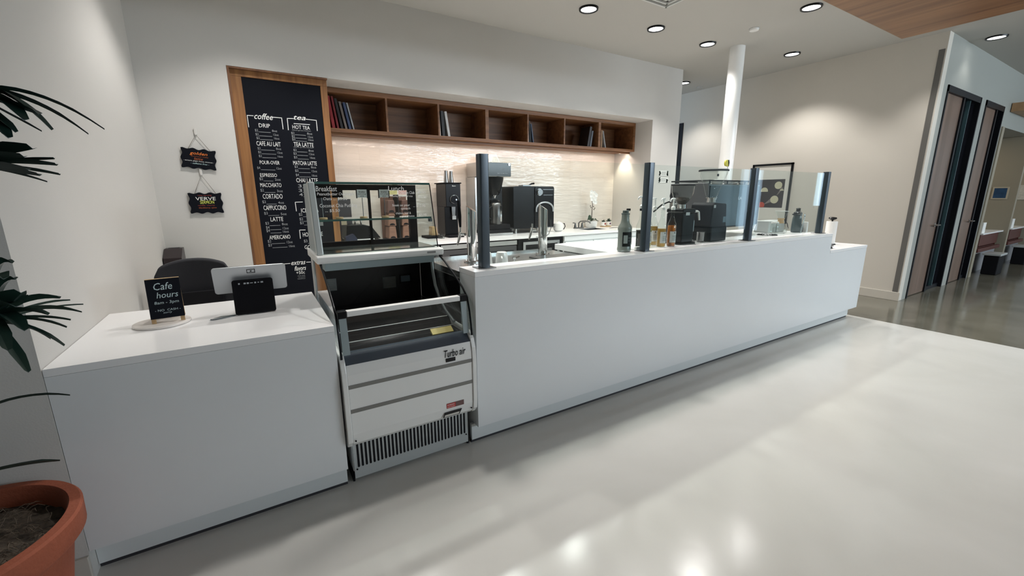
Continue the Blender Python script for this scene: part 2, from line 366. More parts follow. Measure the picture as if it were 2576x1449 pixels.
# measured layout of the chalk menu (text, x0, x1, z, height)
MENU=[('DRIP', 0.151, 0.245, 2.178, 0.036), ('$2', 0.113, 0.14, 2.129, 0.026), ('8oz', 0.258, 0.302, 2.135, 0.02), ('_', 0.143, 0.245, 2.117, 0.004), ('$2', 0.114, 0.14, 2.093, 0.026), ('12oz', 0.266, 0.311, 2.099, 0.02), ('_', 0.143, 0.253, 2.081, 0.004), ('$2', 0.118, 0.145, 2.059, 0.026), ('16oz', 0.269, 0.314, 2.065, 0.02), ('_', 0.148, 0.256, 2.047, 0.004), ('$2', 0.116, 0.142, 1.963, 0.026), ('8oz', 0.274, 0.319, 1.967, 0.02), ('_', 0.145, 0.261, 1.95, 0.004), ('$2', 0.117, 0.143, 1.928, 0.026), ('12oz', 0.282, 0.327, 1.931, 0.02), ('_', 0.146, 0.269, 1.914, 0.004), ('$2', 0.118, 0.144, 1.892, 0.026), ('16oz', 0.281, 0.326, 1.894, 0.02), ('_', 0.148, 0.268, 1.878, 0.004), ('$4', 0.091, 0.117, 1.779, 0.026), ('12oz', 0.258, 0.303, 1.779, 0.021), ('_', 0.121, 0.245, 1.763, 0.004), ('CAFE AU LAIT', 0.112, 0.319, 2.01, 0.042), ('POUR-OVER', 0.119, 0.29, 1.833, 0.035), ('$2', 0.425, 0.454, 2.124, 0.027), ('8oz', 0.57, 0.618, 2.13, 0.021), ('_', 0.457, 0.556, 2.111, 0.004), ('$2', 0.427, 0.455, 2.093, 0.027), ('12oz', 0.575, 0.622, 2.098, 0.021), ('_', 0.459, 0.561, 2.08, 0.004), ('$3', 0.427, 0.455, 2.065, 0.027), ('16oz', 0.576, 0.624, 2.07, 0.021), ('_', 0.458, 0.562, 2.052, 0.004), ('$2', 0.428, 0.457, 1.962, 0.027), ('8oz', 0.567, 0.615, 1.964, 0.021), ('_', 0.46, 0.554, 1.947, 0.004), ('$3', 0.425, 0.453, 1.928, 0.027), ('12oz', 0.569, 0.618, 1.93, 0.021), ('_', 0.457, 0.556, 1.913, 0.004), ('$3', 0.425, 0.454, 1.892, 0.027), ('16oz', 0.574, 0.622, 1.894, 0.021), ('_', 0.458, 0.56, 1.877, 0.004), ('$3', 0.421, 0.45, 1.799, 0.027), ('8oz', 0.574, 0.623, 1.799, 0.021), ('_', 0.453, 0.56, 1.783, 0.004), ('$3', 0.422, 0.451, 1.76, 0.028), ('12oz', 0.578, 0.627, 1.76, 0.021), ('_', 0.455, 0.564, 1.744, 0.004), ('$4', 0.424, 0.453, 1.718, 0.028), ('16oz', 0.575, 0.624, 1.716, 0.022), ('_', 0.456, 0.562, 1.701, 0.004), ('HOT TEA', 0.442, 0.601, 2.185, 0.035), ('-black-green-herbal-', 0.432, 0.611, 2.154, 0.014), ('TEA LATTE', 0.436, 0.619, 2.02, 0.04), ('-black-green-herbal-', 0.429, 0.62, 1.991, 0.013), ('MATCHA LATTE', 0.413, 0.632, 1.838, 0.04), ('ESPRESSO', 0.108, 0.254, 1.712, 0.034), ('MACCHIATO', 0.098, 0.283, 1.616, 0.04), ('CORTADO', 0.107, 0.281, 1.506, 0.047), ('CAPPUCCINO', 0.101, 0.303, 1.394, 0.046), ('LATTE', 0.149, 0.262, 1.279, 0.042), ('AMERICANO', 0.118, 0.308, 1.097, 0.042), ('CHAI LATTE', 0.423, 0.625, 1.667, 0.042), ('ICED TEA', 0.437, 0.604, 1.361, 0.043), ('HOMEMADE', 0.427, 0.621, 1.11, 0.044), ('GO WORK', 0.43, 0.637, 0.977, 0.041), ('+50c', 0.324, 0.406, 0.712, 0.034), ('mocha vanilla', 0.334, 0.405, 0.678, 0.012), ('caramel', 0.337, 0.403, 0.661, 0.01), ('hazelnut', 0.331, 0.404, 0.645, 0.01), ('$2', 0.098, 0.129, 1.675, 0.03), ('2oz', 0.231, 0.282, 1.671, 0.024), ('_', 0.132, 0.216, 1.656, 0.004), ('$2', 0.094, 0.124, 1.565, 0.031), ('3oz', 0.237, 0.289, 1.559, 0.024), ('_', 0.128, 0.222, 1.545, 0.004), ('$3', 0.097, 0.127, 1.451, 0.031), ('4oz', 0.235, 0.287, 1.444, 0.024), ('_', 0.131, 0.22, 1.43, 0.004), ('$3', 0.1, 0.131, 1.339, 0.031), ('5oz', 0.246, 0.298, 1.33, 0.024), ('_', 0.134, 0.23, 1.317, 0.004), ('$3', 0.099, 0.13, 1.239, 0.031), ('8oz', 0.245, 0.298, 1.228, 0.025), ('_', 0.134, 0.23, 1.216, 0.004), ('$4', 0.1, 0.131, 1.197, 0.032), ('12oz', 0.249, 0.302, 1.185, 0.025), ('_', 0.135, 0.234, 1.174, 0.004), ('$4', 0.1, 0.131, 1.165, 0.032), ('16oz', 0.247, 0.3, 1.151, 0.025), ('_', 0.135, 0.232, 1.141, 0.004), ('$2', 0.099, 0.13, 1.058, 0.032), ('12oz', 0.27, 0.323, 1.041, 0.025), ('_', 0.134, 0.254, 1.032, 0.004), ('$3', 0.1, 0.131, 1.018, 0.032), ('16oz', 0.287, 0.34, 0.999, 0.025), ('_', 0.135, 0.271, 0.991, 0.004), ('3', 0.434, 0.467, 1.61, 0.032), ('8oz', 0.59, 0.646, 1.606, 0.025), ('_', 0.471, 0.574, 1.59, 0.004), ('3', 0.434, 0.467, 1.565, 0.032), ('12oz', 0.59, 0.646, 1.56, 0.025), ('_', 0.471, 0.574, 1.545, 0.004), ('4', 0.436, 0.469, 1.523, 0.032), ('16oz', 0.59, 0.646, 1.517, 0.025), ('_', 0.473, 0.574, 1.502, 0.004), ('$2', 0.411, 0.444, 1.319, 0.032), ('8oz', 0.543, 0.599, 1.309, 0.025), ('_', 0.449, 0.527, 1.296, 0.004), ('$2', 0.412, 0.446, 1.271, 0.033), ('12oz', 0.547, 0.604, 1.26, 0.025), ('_', 0.45, 0.531, 1.248, 0.004), ('$3', 0.413, 0.446, 1.232, 0.033), ('16oz', 0.553, 0.609, 1.221, 0.025), ('_', 0.45, 0.536, 1.209, 0.004), ('$3', 0.43, 0.464, 1.041, 0.033), ('16oz', 0.552, 0.609, 1.027, 0.026), ('_', 0.469, 0.536, 1.016, 0.004)]
SCRIPTL=[('coffee', 0.122, 0.279, 2.261, 0.056), ('tea', 0.463, 0.57, 2.275, 0.039), ('extras', 0.287, 0.423, 0.817, 0.041), ('flavors', 0.311, 0.422, 0.759, 0.049)]
LINES=[(0.063, 2.26, 0.117, 2.261), (0.065, 2.26, 0.066, 2.153), (0.28, 2.262, 0.358, 2.261), (0.355, 2.26, 0.357, 2.156), (0.402, 2.261, 0.46, 2.264), (0.404, 2.261, 0.403, 2.151), (0.57, 2.268, 0.672, 2.264), (0.669, 2.264, 0.669, 2.162), (0.457, 2.217, 0.605, 2.218), (0.39, 1.446, 0.461, 1.448), (0.39, 1.446, 0.392, 1.354), (0.401, 1.16, 0.458, 1.159), (0.401, 1.16, 0.4, 1.069), (0.178, 0.816, 0.278, 0.817), (0.43, 0.817, 0.474, 0.815)]

# ================================================================ THE ROOM
ZC = 3.49
YF = 2.073          # front plane of the two counters
YW = 4.889          # front plane of the rear wall of the cafe
XN0, XN1, ZN = -0.05, 5.62, 2.67   # niche in that wall
YT = 5.70           # tiled back of the niche
XR = 7.73           # right wall
XL = -0.711         # left wall of the cafe
YD = 2.10           # wall with the tall doors

struct('floor', MB().box(-4.2, 6.32, -6.2, 7.9, -0.1, 0), FLOORL, 'pale grey glossy epoxy floor in front of the counters', 'floor')
struct('floor', MB().box(6.32, 17.2, -6.2, 7.9, -0.1, 0), FLOORD, 'dark polished concrete floor of the corridor on the right', 'floor')
struct('ceiling', MB().box(-4.2, 17.2, -6.2, 8.1, ZC, ZC + 0.1), CEIL, 'white painted ceiling with recessed lights', 'ceiling')

m = MB().box(XL - 0.14, XN0, YW, 5.9, 0, ZC).box(XN0, XN1, YW, 5.9, ZN, ZC).box(XN1, 6.27, YW, 5.9, 0, ZC)
struct('wall_back', m, WALL, 'white wall above and beside the tiled niche', 'wall')
struct('wall_niche', MB().box(XN0, XN1, YT, YT + 0.12, 0, ZN), TILE, 'cream glazed tile wall at the back of the niche', 'wall')
struct('wall_left', MB().box(XL - 0.14, XL, YF, YW, 0, ZC), WALL, 'white side wall at the left end of the counter', 'wall')
struct('wall_front', MB().box(-4.2, XL - 0.14, YF, YF + 0.14, 0, ZC), WALL, 'grey shaded wall behind the potted palm', 'wall')
m = MB().box(-4.2, XL - 0.001, YF - 0.014, YF, 0, 0.115)
struct('baseboard_left', m, BASEM, 'low baseboard on the wall behind the potted palm', 'baseboard', bevel=0.003)
struct('wall_right', MB().box(XR, XR + 0.14, YD, 5.92, 0, ZC).box(XR, XR + 0.14, 5.92, 7.0, 2.93, ZC).box(XR, XR + 0.14, 7.0, 8.0, 0, ZC), WALLR, 'beige wall at the right end of the cafe', 'wall')
struct('wall_passage', MB().box(5.0, XR, 7.9, 8.0, 0, ZC), WALL, 'white wall at the end of the passage', 'wall')
m = MB().box(XR - 0.014, XR, YD - 0.014, 5.92, 0, 0.125)
struct('baseboard_right', m, BASEM, 'beige baseboard along the right wall', 'baseboard', bevel=0.004)
struct('trim_corner', MB().box(XR - 0.006, XR, YD + 0.015, YD + 0.075, 0.126, 3.29), mat('corner_guard', (0.13, 0.125, 0.115), 0.5), 'dark grey guard strip beside the wall corner', 'trim')

# wall with the two tall doors, then the open booths of the corridor
DOORS = ((8.02, 9.56), (9.83, 10.90))
m = MB().box(XR + 0.14, DOORS[0][0], YD, YD + 0.14, 0, ZC).box(DOORS[0][1], DOORS[1][0], YD, YD + 0.14, 0, ZC).box(DOORS[1][1], 11.06, YD, YD + 0.14, 0, ZC)
for a, b in DOORS: m.box(a, b, YD, YD + 0.14, 2.90, ZC)
m.box(11.06, 17.2, YD, YD + 0.14, 2.601, ZC)
m.box(11.06, 17.2, YD + 0.14, 4.0, 2.601, 2.66)
struct('wall_corridor', m, CORR, 'grey corridor wall around the tall doors', 'wall')
PART = mat('partition_paint', (0.27, 0.24, 0.18), 0.6)
for i, x in enumerate((11.0, 13.25, 15.30)):
    struct('wall_partition', MB().box(x, x + 0.13, YD + 0.0 if i else YD - 0.02, 4.0, 0, 2.60), PART, ('first', 'second', 'third')[i] + ' thin tan partition of the corridor booths counted from the doors', 'wall')
struct('wall_booths', MB().box(11.0, 17.2, 4.0, 4.1, 0, ZC), WALLR, 'wall at the back of the corridor booths', 'wall')
FR = mat('black_door_frame', (0.006, 0.007, 0.010), 0.4, spec=0.25)
def tall_door(name, x0, x1, leaf, label):
    d = struct(name, MB().box(x0, x0 + 0.035, YD - 0.012, YD + 0.12, 0, 2.9).box(x1 - 0.035, x1, YD - 0.012, YD + 0.12, 0, 2.9)
               .box(x0, x1, YD - 0.012, YD + 0.12, 2.82, 2.9).box(x0 + leaf, x0 + leaf + 0.05, YD + 0.0, YD + 0.12, 0, 2.82), FR, label, 'door')
    obj('door_leaf', MB().box(x0 + 0.037, x0 + leaf - 0.002, YD + 0.02, YD + 0.065, 0.01, 2.818), DOORW, d, bevel=0.002)
    obj('side_glass', MB().box(x0 + leaf + 0.052, x1 - 0.037, YD + 0.05, YD + 0.065, 0.06, 2.818), BLACKG, d)
    obj('bottom_rail', MB().box(x0 + leaf + 0.052, x1 - 0.037, YD + 0.03, YD + 0.10, 0.0, 0.06), FR, d)
    h = MB(); hx = x0 + leaf - 0.09
    h.tube([(hx, YD + 0.02, 1.04), (hx, YD - 0.045, 1.04)], 0.012).tube([(hx, YD - 0.045, 1.04), (hx - 0.13, YD - 0.045, 1.04)], 0.010).disc((hx, YD + 0.015, 1.04), 0.03, (0, 1, 0), th=0.012)
    obj('door_handle', h, STEEL, d, smooth=True)
    return d
d1 = tall_door('door_1', 8.02, 9.56, 0.78, 'tall brown wooden door with dark side glass, nearest to the cafe corner')
obj('mullion', MB().box(9.135, 9.155, YD + 0.01, YD + 0.06, 0.06, 2.818), mat('mullion_teal', (0.05, 0.10, 0.115), 0.3), d1)
tall_door('door_2', 9.83, 10.90, 0.70, 'tall brown wooden door beside the corridor booths')
d3 = struct('door_3', MB().box(XR - 0.02, XR + 0.14, 5.92, 5.99, 0, 2.93).box(XR - 0.02, XR + 0.14, 6.93, 7.0, 0, 2.93).box(XR - 0.02, XR + 0.14, 5.99, 6.93, 2.86, 2.93), FR, 'black framed opening at the far end of the right wall', 'door')
obj('door_leaf', MB().box(XR + 0.03, XR + 0.08, 5.99, 6.93, 0.0, 2.86), BLACKG, d3)

# walls behind the camera, their windows and an added clerestory
WY = -6.0
def pierced(x0, x1, z0, z1, holes):
    """rear wall with rectangular openings (x0,x1,z0,z1), sorted along x"""
    m = MB(); x = x0
    for a, b, c, d in holes:
        m.box(x, a, WY - 0.15, WY, z0, z1).box(a, b, WY - 0.15, WY, z0, c).box(a, b, WY - 0.15, WY, d, z1); x = b
    return m.box(x, x1, WY - 0.15, WY, z0, z1)
HOLES = ((5.0, 6.3, 2.5, 3.28), (6.5, 13.9, 2.55, 3.28))  # second opening is added, kept high to stay out of the pane reflections
struct('wall_rear', pierced(-4.2, 17.2, 0, ZC, HOLES), WALL, 'wall with windows on the far side of the cafe, behind the viewer', 'wall')
FRM = mat('window_frame_white', (0.75, 0.75, 0.75), 0.4)
for k, (a_, b_, c_, d_) in enumerate(HOLES):
    m = MB().box(a_, b_, WY - 0.12, WY - 0.05, c_, c_ + 0.05).box(a_, b_, WY - 0.12, WY - 0.05, d_ - 0.05, d_).box(a_, a_ + 0.05, WY - 0.12, WY - 0.05, c_ + 0.05, d_ - 0.05).box(b_ - 0.05, b_, WY - 0.12, WY - 0.05, c_ + 0.05, d_ - 0.05)
    struct('window_%d' % (k + 1), m, FRM, ('small high window', 'long added clerestory window for fill light')[k] + ' in the wall behind the viewer', 'window')
struct('wall_far_left', MB().box(-4.3, -4.2, -6.15, YF + 0.14, 0, ZC), WALL, 'wall far to the left behind the viewer', 'wall')
m = MB().box(17.0, 17.2, -2.5, 8, 0, ZC).box(17.0, 17.2, -6.2, -5.75, 0, ZC).box(17.0, 17.2, -4.85, -3.0, 0, ZC).box(17.0, 17.2, -5.75, -4.85, 3.1, ZC).box(17.0, 17.2, -3.0, -2.5, 3.1, ZC).box(17.0, 17.2, -3.0, -2.5, 0, 1.0)
struct('wall_far_right', m, WALL, 'wall at the far right end of the corridor', 'wall')
for k, (a_, b_, s_) in enumerate(((-3.0, -2.5, 1.0), (-5.75, -4.85, 0.0))):
    struct('window_%d' % (k + 3), MB().box(17.04, 17.12, a_, b_, s_, s_ + 0.1).box(17.04, 17.12, a_, b_, 3.0, 3.1).box(17.04, 17.12, a_, a_ + 0.05, s_ + 0.1, 3.0).box(17.04, 17.12, b_ - 0.05, b_, s_ + 0.1, 3.0), FRM, ('nearer', 'farther')[k] + ' narrow tall window at the far right end of the corridor', 'window')

# wood-clad canopy hanging above the queue
single('wood_canopy', MB().box(0.6, 5.703, -3.2, 1.904, 3.0, 3.44), SOFW, 'long wood veneered canopy hung below the ceiling', 'ceiling panel')
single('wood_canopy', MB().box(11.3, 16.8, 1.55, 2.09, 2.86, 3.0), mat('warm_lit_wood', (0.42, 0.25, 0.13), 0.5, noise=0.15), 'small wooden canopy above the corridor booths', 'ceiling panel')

# column
m = MB(); m.lathe([(0.098, 0), (0.098, 3.30), (0.098, ZC)], (5.99, 3.81, 0), 40)
o = struct('trim_column', m, WHITE, 'round white column behind the bar, floor to ceiling', 'column', smooth=True)

# ---------------------------------------------------------------- recessed lights
def downlight(x, y, label, power=50, z=ZC, ang=112, warm=(1.0, 0.97, 0.935)):
    t = thing('recessed_light', label, 'ceiling light', (x, y, z - 0.012), 'recessed round ceiling lights with black rings')
    m = MB().lathe([(0.086, 0.006), (0.090, -0.004), (0.104, -0.004), (0.106, 0.012)], (0, 0, 0), 32)
    m2 = MB(); seg = 32; vs = []; fs = []
    prof = [(0.084, 0.012), (0.084, -0.002), (0.090, -0.006), (0.103, -0.005), (0.106, 0.012)]
    for r, zz in prof:
        for k in range(seg): vs.append((r * math.cos(2 * PI * k / seg), r * math.sin(2 * PI * k / seg), zz))
    for i in range(len(prof) - 1):
        for k in range(seg): fs.append((i * seg + k, (i + 1) * seg + k, (i + 1) * seg + (k + 1) % seg, i * seg + (k + 1) % seg))
    m2.add(vs, fs)
    obj('trim_ring', m2, BLACK, t, local=True, smooth=True)
    obj('diffuser', MB().lathe([(0.083, 0.004), (0.083, 0.010)], (0, 0, 0), 32), EMIT, t, local=True)
    l = bpy.data.lights.new('lamp_light', 'SPOT'); l.energy = power; l.color = warm; l.spot_size = math.radians(ang); l.spot_blend = 0.55
    l.shadow_soft_size = 0.075
    lo = bpy.data.objects.new('lamp_light', l); COL.objects.link(lo); lo.parent = t; lo.location = (0, 0, -0.02)
    return t
P0 = 112
downlight(0.15, 3.95, 'recessed ceiling light above the end of the order counter by the left wall', P0)
downlight(1.22, 3.95, 'recessed ceiling light in front of the tall menu board', P0)
downlight(2.30, 3.95, 'recessed ceiling light just beyond the top edge over the display case', P0)
downlight(3.39, 3.93, 'recessed ceiling light in front of the niche, leftmost in sight', P0)
downlight(4.47, 3.93, 'recessed ceiling light in front of the niche, second in the row from the left', P0)
downlight(5.51, 3.94, 'recessed ceiling light nearest to the round white column, left of it', P0)
downlight(5.45, 2.66, 'recessed ceiling light beside the wooden canopy corner', P0)
downlight(4.40, 2.66, 'recessed ceiling light over the middle of the bar, hidden above the frame', P0)
downlight(3.36, 2.66, 'recessed ceiling light over the left part of the bar, hidden above the frame', P0)
downlight(6.95, 3.57, 'recessed ceiling light in front of the beige right wall', P0 * 1.3)
downlight(6.97, 5.40, 'recessed ceiling light half hidden by the end of the white wall', P0)
downlight(7.00, 1.78, 'recessed ceiling light above the corner of the dark floor', P0 * 0.7)
downlight(2.28, 2.66, 'added recessed ceiling light above the display case, unseen fill for the floor', P0)  # this lamp and the next are added to brighten the front-left floor
downlight(1.20, 2.66, 'added recessed ceiling light above the order counter, unseen fill for the floor', P0)
for x_, y_ in ((7.0, -0.9), (7.0, -3.2), (9.3, -0.9), (4.4, -4.2), (1.8, -4.2)):  # unseen lamps added as fill for the bar front
    downlight(x_, y_, 'recessed ceiling light added behind the viewer to brighten the bar front', P0 * 1.5, warm=(0.93, 0.97, 1.0))
downlight(8.55, 1.86, 'bright ceiling light close to the corridor wall above the first tall door', 9)
downlight(11.2, 1.0, 'recessed ceiling light far down the corridor', 26)
downlight(14.0, 1.0, 'recessed ceiling light farthest down the corridor', 26)
t = thing('smoke_detector', 'small white smoke detector on the ceiling near the column', 'smoke detector', (5.52, 3.32, ZC - 0.03))
obj('base', MB().lathe([(0.055, 0.022), (0.06, 0.03)], seg=24), mat('detector_grey', (0.45, 0.44, 0.42), 0.5), t, local=True)
obj('cover', MB().lathe([(0.03, 0), (0.05, 0.004), (0.055, 0.022)], seg=24), WHITEP, t, local=True, smooth=True)
t = thing('sprinkler', 'small round concealed sprinkler on the ceiling by the right wall', 'sprinkler', (7.50, 5.45, ZC - 0.02))
obj('cover', MB().lathe([(0.05, 0), (0.055, 0.008), (0.055, 0.02)], seg=24), mat('detector_grey', (0.45, 0.44, 0.42), 0.5), t, local=True)
t = thing('ceiling_vent', 'square white air diffuser in the ceiling at the top edge', 'vent', (3.86, 3.25, ZC - 0.015))
m = MB()
for k, s_ in enumerate((0.20, 0.15, 0.10, 0.05)):
    z_ = -0.004 * (3 - k)
    for a, b, c, d in ((-s_, s_, -s_, -s_ + 0.02), (-s_, s_, s_ - 0.02, s_), (-s_, -s_ + 0.02, -s_, s_), (s_ - 0.02, s_, -s_, s_)): m.box(a, b, c, d, z_, z_ + 0.015)
obj('louvre', m, mat('vent_grey', (0.62, 0.64, 0.62), 0.5), t, local=True)

# ================================================================ COUNTERS
def counter(name, x0, x1, zt, label, cat, depth0, depth1, left=None):
    t = thing(name, label, cat, ((x0 + x1) / 2, (YF + depth1) / 2, 0))
    obj('front_panel', MB().box(x0, x1, YF + 0.002, YF + 0.03, 0.128, zt - 0.031), LAM, t)
    obj('kick_panel', MB().box(x0 + (0.0 if left is None else left), x1, YF + 0.055, YF + 0.075, 0.022, 0.128), KICK, t)
    obj('base_strip', MB().box(x0, x1, YF + 0.066, YF + 0.09, 0.0, 0.022), SHADOWGAP, t)  # dark strip painted in for the shadow gap at the floor
    return t
t = counter('order_counter', XL + 0.002, 0.268, 0.90, 'low white order counter with the register and cafe hours sign', 'counter', 0, 2.935)
obj('worktop', MB().box(XL + 0.002, 0.268, YF, 2.935, 0.87, 0.90), SLAB, t, bevel=0.0015)
obj('side_panel', MB().box(0.240, 0.268, YF + 0.031, 2.92, 0.128, 0.869).box(0.240, 0.268, YF + 0.0905, 2.92, 0.0, 0.128), LAM, t)
obj('back_panel', MB().box(XL + 0.002, 0.239, 2.885, 2.91, 0.0, 0.869), LAM, t)
t = thing('bar_counter', 'long white bar counter carrying the glass guard, stepped down at its right end', 'counter', (3.65, 2.4, 0))
obj('front_panel', MB().prism([(1.020, 0.128), (6.268, 0.128), (6.268, 0.869), (5.318, 0.869), (5.318, 1.054), (1.020, 1.054)], YF + 0.002, YF + 0.03, 'Y'), LAM, t)
obj('ledge_top', MB().box(1.020, 5.318, YF, 2.285, 1.055, 1.085), SLAB, t, bevel=0.0015)
obj('ledge_back', MB().box(1.020, 5.318, 2.25, 2.28, 0.0, 1.054), LAM, t)
obj('left_end_panel', MB().box(1.020, 1.048, YF + 0.031, 2.249, 0.128, 1.054).box(1.020, 1.048, YF + 0.0905, 2.249, 0.0, 0.128), LAM, t)
obj('low_top', MB().box(5.320, 6.272, YF, 2.95, 0.87, 0.90), SLAB, t, bevel=0.0015)
obj('right_end_panel', MB().box(6.240, 6.268, YF + 0.031, 2.93, 0.128, 0.869), LAM, t)
obj('kick_panel', MB().box(1.0, 6.19, YF + 0.055, YF + 0.075, 0.022, 0.128), KICK, t)
obj('base_strip', MB().box(1.0, 6.19, YF + 0.066, YF + 0.09, 0.0, 0.022), SHADOWGAP, t)  # shade of the floor gap, drawn as a dark strip
t = thing('espresso_worktop', 'raised white worktop behind the bar under the espresso machine', 'counter', (3.78, 2.62, 0))
obj('worktop', MB().box(2.245, 5.316, 2.288, 2.96, 1.035, 1.083), SLAB, t, bevel=0.002)
obj('cabinet', MB().box(2.30, 5.30, 2.30, 2.90, 0.10, 1.034), LAM, t)
obj('plinth', MB().box(2.33, 5.28, 2.36, 2.84, 0.0, 0.10), KICK, t)

# refrigerated beer cabinet with a steel top behind the bar
t = thing('keg_cooler', 'black undercounter keg cooler with a steel top carrying the two tap towers', 'cooler', (1.63, 2.68, 0))
obj('cabinet', MB().box(1.055, 2.225, 2.31, 2.99, 0.06, 1.0), BLACKG, t, bevel=0.006)
obj('steel_top', MB().box(1.045, 2.235, 2.30, 3.00, 1.001, 1.028), STEEL, t, bevel=0.004)
obj('plinth', MB().box(1.08, 2.20, 2.34, 2.94, 0.0, 0.06), BLACKM, t)
obj('top_rail', MB().box(1.045, 2.235, 2.986, 3.00, 1.028, 1.045).box(1.045, 1.059, 2.30, 2.986, 1.028, 1.045), STEEL, t)
obj('drip_tray', MB().box(1.80, 2.20, 2.55, 2.70, 1.029, 1.036), STEELD, t)

def tap_tower(x, y, label):
    t = thing('tap_tower', label, 'tap tower', (x, y, 1.0285), 'slanted chrome tap towers')
    m = MB(); seg = 32; r = 0.036; vs = []
    for k in range(seg):
        a = 2 * PI * k / seg; vs.append((r * math.cos(a), r * math.sin(a), 0.012))
    for k in range(seg):
        a = 2 * PI * k / seg; vs.append((r * math.cos(a), r * math.sin(a), 0.383 - 0.50 * r * math.cos(a) + 0.40 * r * math.sin(a)))
    m.add(vs, [tuple(range(seg))[::-1], tuple(range(seg, 2 * seg))] + [(k, (k + 1) % seg, seg + (k + 1) % seg, seg + k) for k in range(seg)])
    obj('tower_tube', m, CHROME, t, local=True, smooth=True)
    obj('flange', MB().lathe([(0.062, 0), (0.062, 0.006), (0.040, 0.012)], seg=28), STEEL, t, local=True, smooth=True)
    for k in range(4):
        a = PI / 4 + k * PI / 2; obj('bolt', MB().lathe([(0.007, 0), (0.007, 0.008), (0.003, 0.011)], (0.051 * math.cos(a), 0.051 * math.sin(a), 0.004), 8), CHROME, t, local=True, smooth=True)
    # faucet on the barista side
    f = MB().tube([(-0.036, 0.03, 0.20), (-0.056, 0.07, 0.20)], 0.011).tube([(-0.056, 0.07, 0.215), (-0.064, 0.078, 0.17), (-0.074, 0.09, 0.12)], [0.014, 0.011, 0.007]).tube([(-0.056, 0.07, 0.21), (-0.056, 0.07, 0.25)], 0.007)
    obj('faucet', f, CHROME, t, local=True, smooth=True)
    return t
t = tap_tower(1.335, 2.75, 'left chrome tap tower with a black handle, beside the first glass guard post')
obj('tap_handle', MB().tube([(-0.056, 0.07, 0.25), (-0.060, 0.07, 0.33), (-0.064, 0.07, 0.44)], [0.008, 0.014, 0.011]), BLACKM, t, local=True, smooth=True)
t = tap_tower(1.986, 2.78, 'right chrome tap tower with a looped hose, standing free on the steel top')
hose = [(0.02 + 0.03 * math.cos(a), -0.035 - 0.002, 0.21 + 0.08 * math.sin(a)) for a in [math.radians(70 - 15 * k) for k in range(12)]]
obj('hose', MB().tube([(0.05, -0.036, 0.28), (0.045, -0.05, 0.22), (0.02, -0.055, 0.17), (-0.03, -0.05, 0.145), (-0.08, -0.02, 0.15)], 0.003), STEELD, t, local=True, smooth=True)

# ---------------------------------------------------------------- glass guard
t = thing('glass_guard', 'glass sneeze guard of three panes between four blue grey posts on the bar', 'glass guard', (3.2, 2.18, 1.085))
PX = (1.135, 2.502, 3.868, 5.235)
for i, x in enumerate(PX):
    p = obj('post', MB().prism(rrect(x - 0.029, x + 0.029, 2.152, 2.208, 0.010), 1.088, 1.728, 'Z'), POSTM, t, smooth=True)
    obj('base_plate', MB().box(x - 0.055, x + 0.055, 2.13, 2.23, 1.0855, 1.0895), STEELD, p, bevel=0.001)
for i in range(3):
    obj('glass_pane', MB().box(PX[i] + 0.024, PX[i + 1] - 0.024, 2.175, 2.185, 1.10, 1.715), GLASSG, t)

# lower sign base plate etc. follow in the counter-top objects

# ================================================================ DISPLAY CASE
CX0, CX1 = 0.285, 0.995
t = thing('display_case', 'white refrigerated glass display case standing between the two counters', 'display case', (0.64, 2.5, 0))
case = t
prof = [(2.955, 0.06), (2.14, 0.06), (2.14, 0.245), (2.085, 0.245), (2.062, 0.268), (2.052, 0.32), (2.052, 0.585), (2.056, 0.64), (2.070, 0.69), (2.085, 0.704), (2.955, 0.704)]
obj('cabinet', MB().prism(prof, CX0 + 0.018, CX1 - 0.018, 'X'), WHITE, t, bevel=0.002)
pl = [(2.945, 0.245), (2.08, 0.245), (2.050, 0.28), (2.044, 0.34), (2.044, 0.58), (2.052, 0.655), (2.070, 0.705), (2.095, 0.735), (2.13, 0.742), (2.945, 0.742)]
obj('side_panel', MB().prism(pl, CX0 - 0.008, CX0 + 0.017, 'X'), WHITE, t, bevel=0.004)
obj('side_panel', MB().prism(pl, CX1 - 0.017, CX1 + 0.008, 'X'), WHITE, t, bevel=0.004)
obj('grey_band', MB().box(CX0 + 0.019, CX1 - 0.019, 2.0495, 2.053, 0.570, 0.590), GREYBAND, t)
obj('grey_band', MB().box(CX0 + 0.019, CX1 - 0.019, 2.0495, 2.053, 0.440, 0.460), GREYBAND, t)
gm = MB().box(CX0 + 0.022, CX1 - 0.022, 2.128, 2.1385, 0.022, 0.24)
gr = obj('vent_grille', gm, mat('grille_grey', (0.50, 0.53, 0.53), 0.35, metal=0.2), t)
sl = MB(); n = 31
for k in range(n):
    x = CX0 + 0.045 + k * (CX1 - CX0 - 0.09) / (n - 1)
    sl.prism(rrect(x - 0.0052, x + 0.0052, 0.085, 0.225, 0.005, 3), 2.1262, 2.1281, 'Y')
obj('slots', sl, BLACKM, gr)
for x, z in ((CX0 + 0.035, 0.075), (CX1 - 0.035, 0.075), (CX0 + 0.03, 0.285), (CX1 - 0.03, 0.285)):
    obj('screw', MB().disc((x, 2.126 if z < 0.2 else 2.0515, z), 0.004, (0, 1, 0), 10, 0.006), BLACKM, t)
obj('base_frame', MB().box(CX0 + 0.012, CX0 + 0.022, 2.14, 2.95, 0.0, 0.06).box(CX1 - 0.022, CX1 - 0.012, 2.14, 2.95, 0.0, 0.06).box(CX0 + 0.012, CX1 - 0.012, 2.90, 2.95, 0, 0.06).box(CX0 + 0.012, CX1 - 0.012, 2.20, 2.23, 0, 0.06), BLACKM, t)
# dark band under the low front glass
obj('front_sill', MB().prism([(2.066, 0.690), (2.12, 0.735), (2.145, 0.735), (2.145, 0.705), (2.086, 0.6895)], CX0 + 0.0175, CX1 - 0.0175, 'X'), CASEDARK, t)
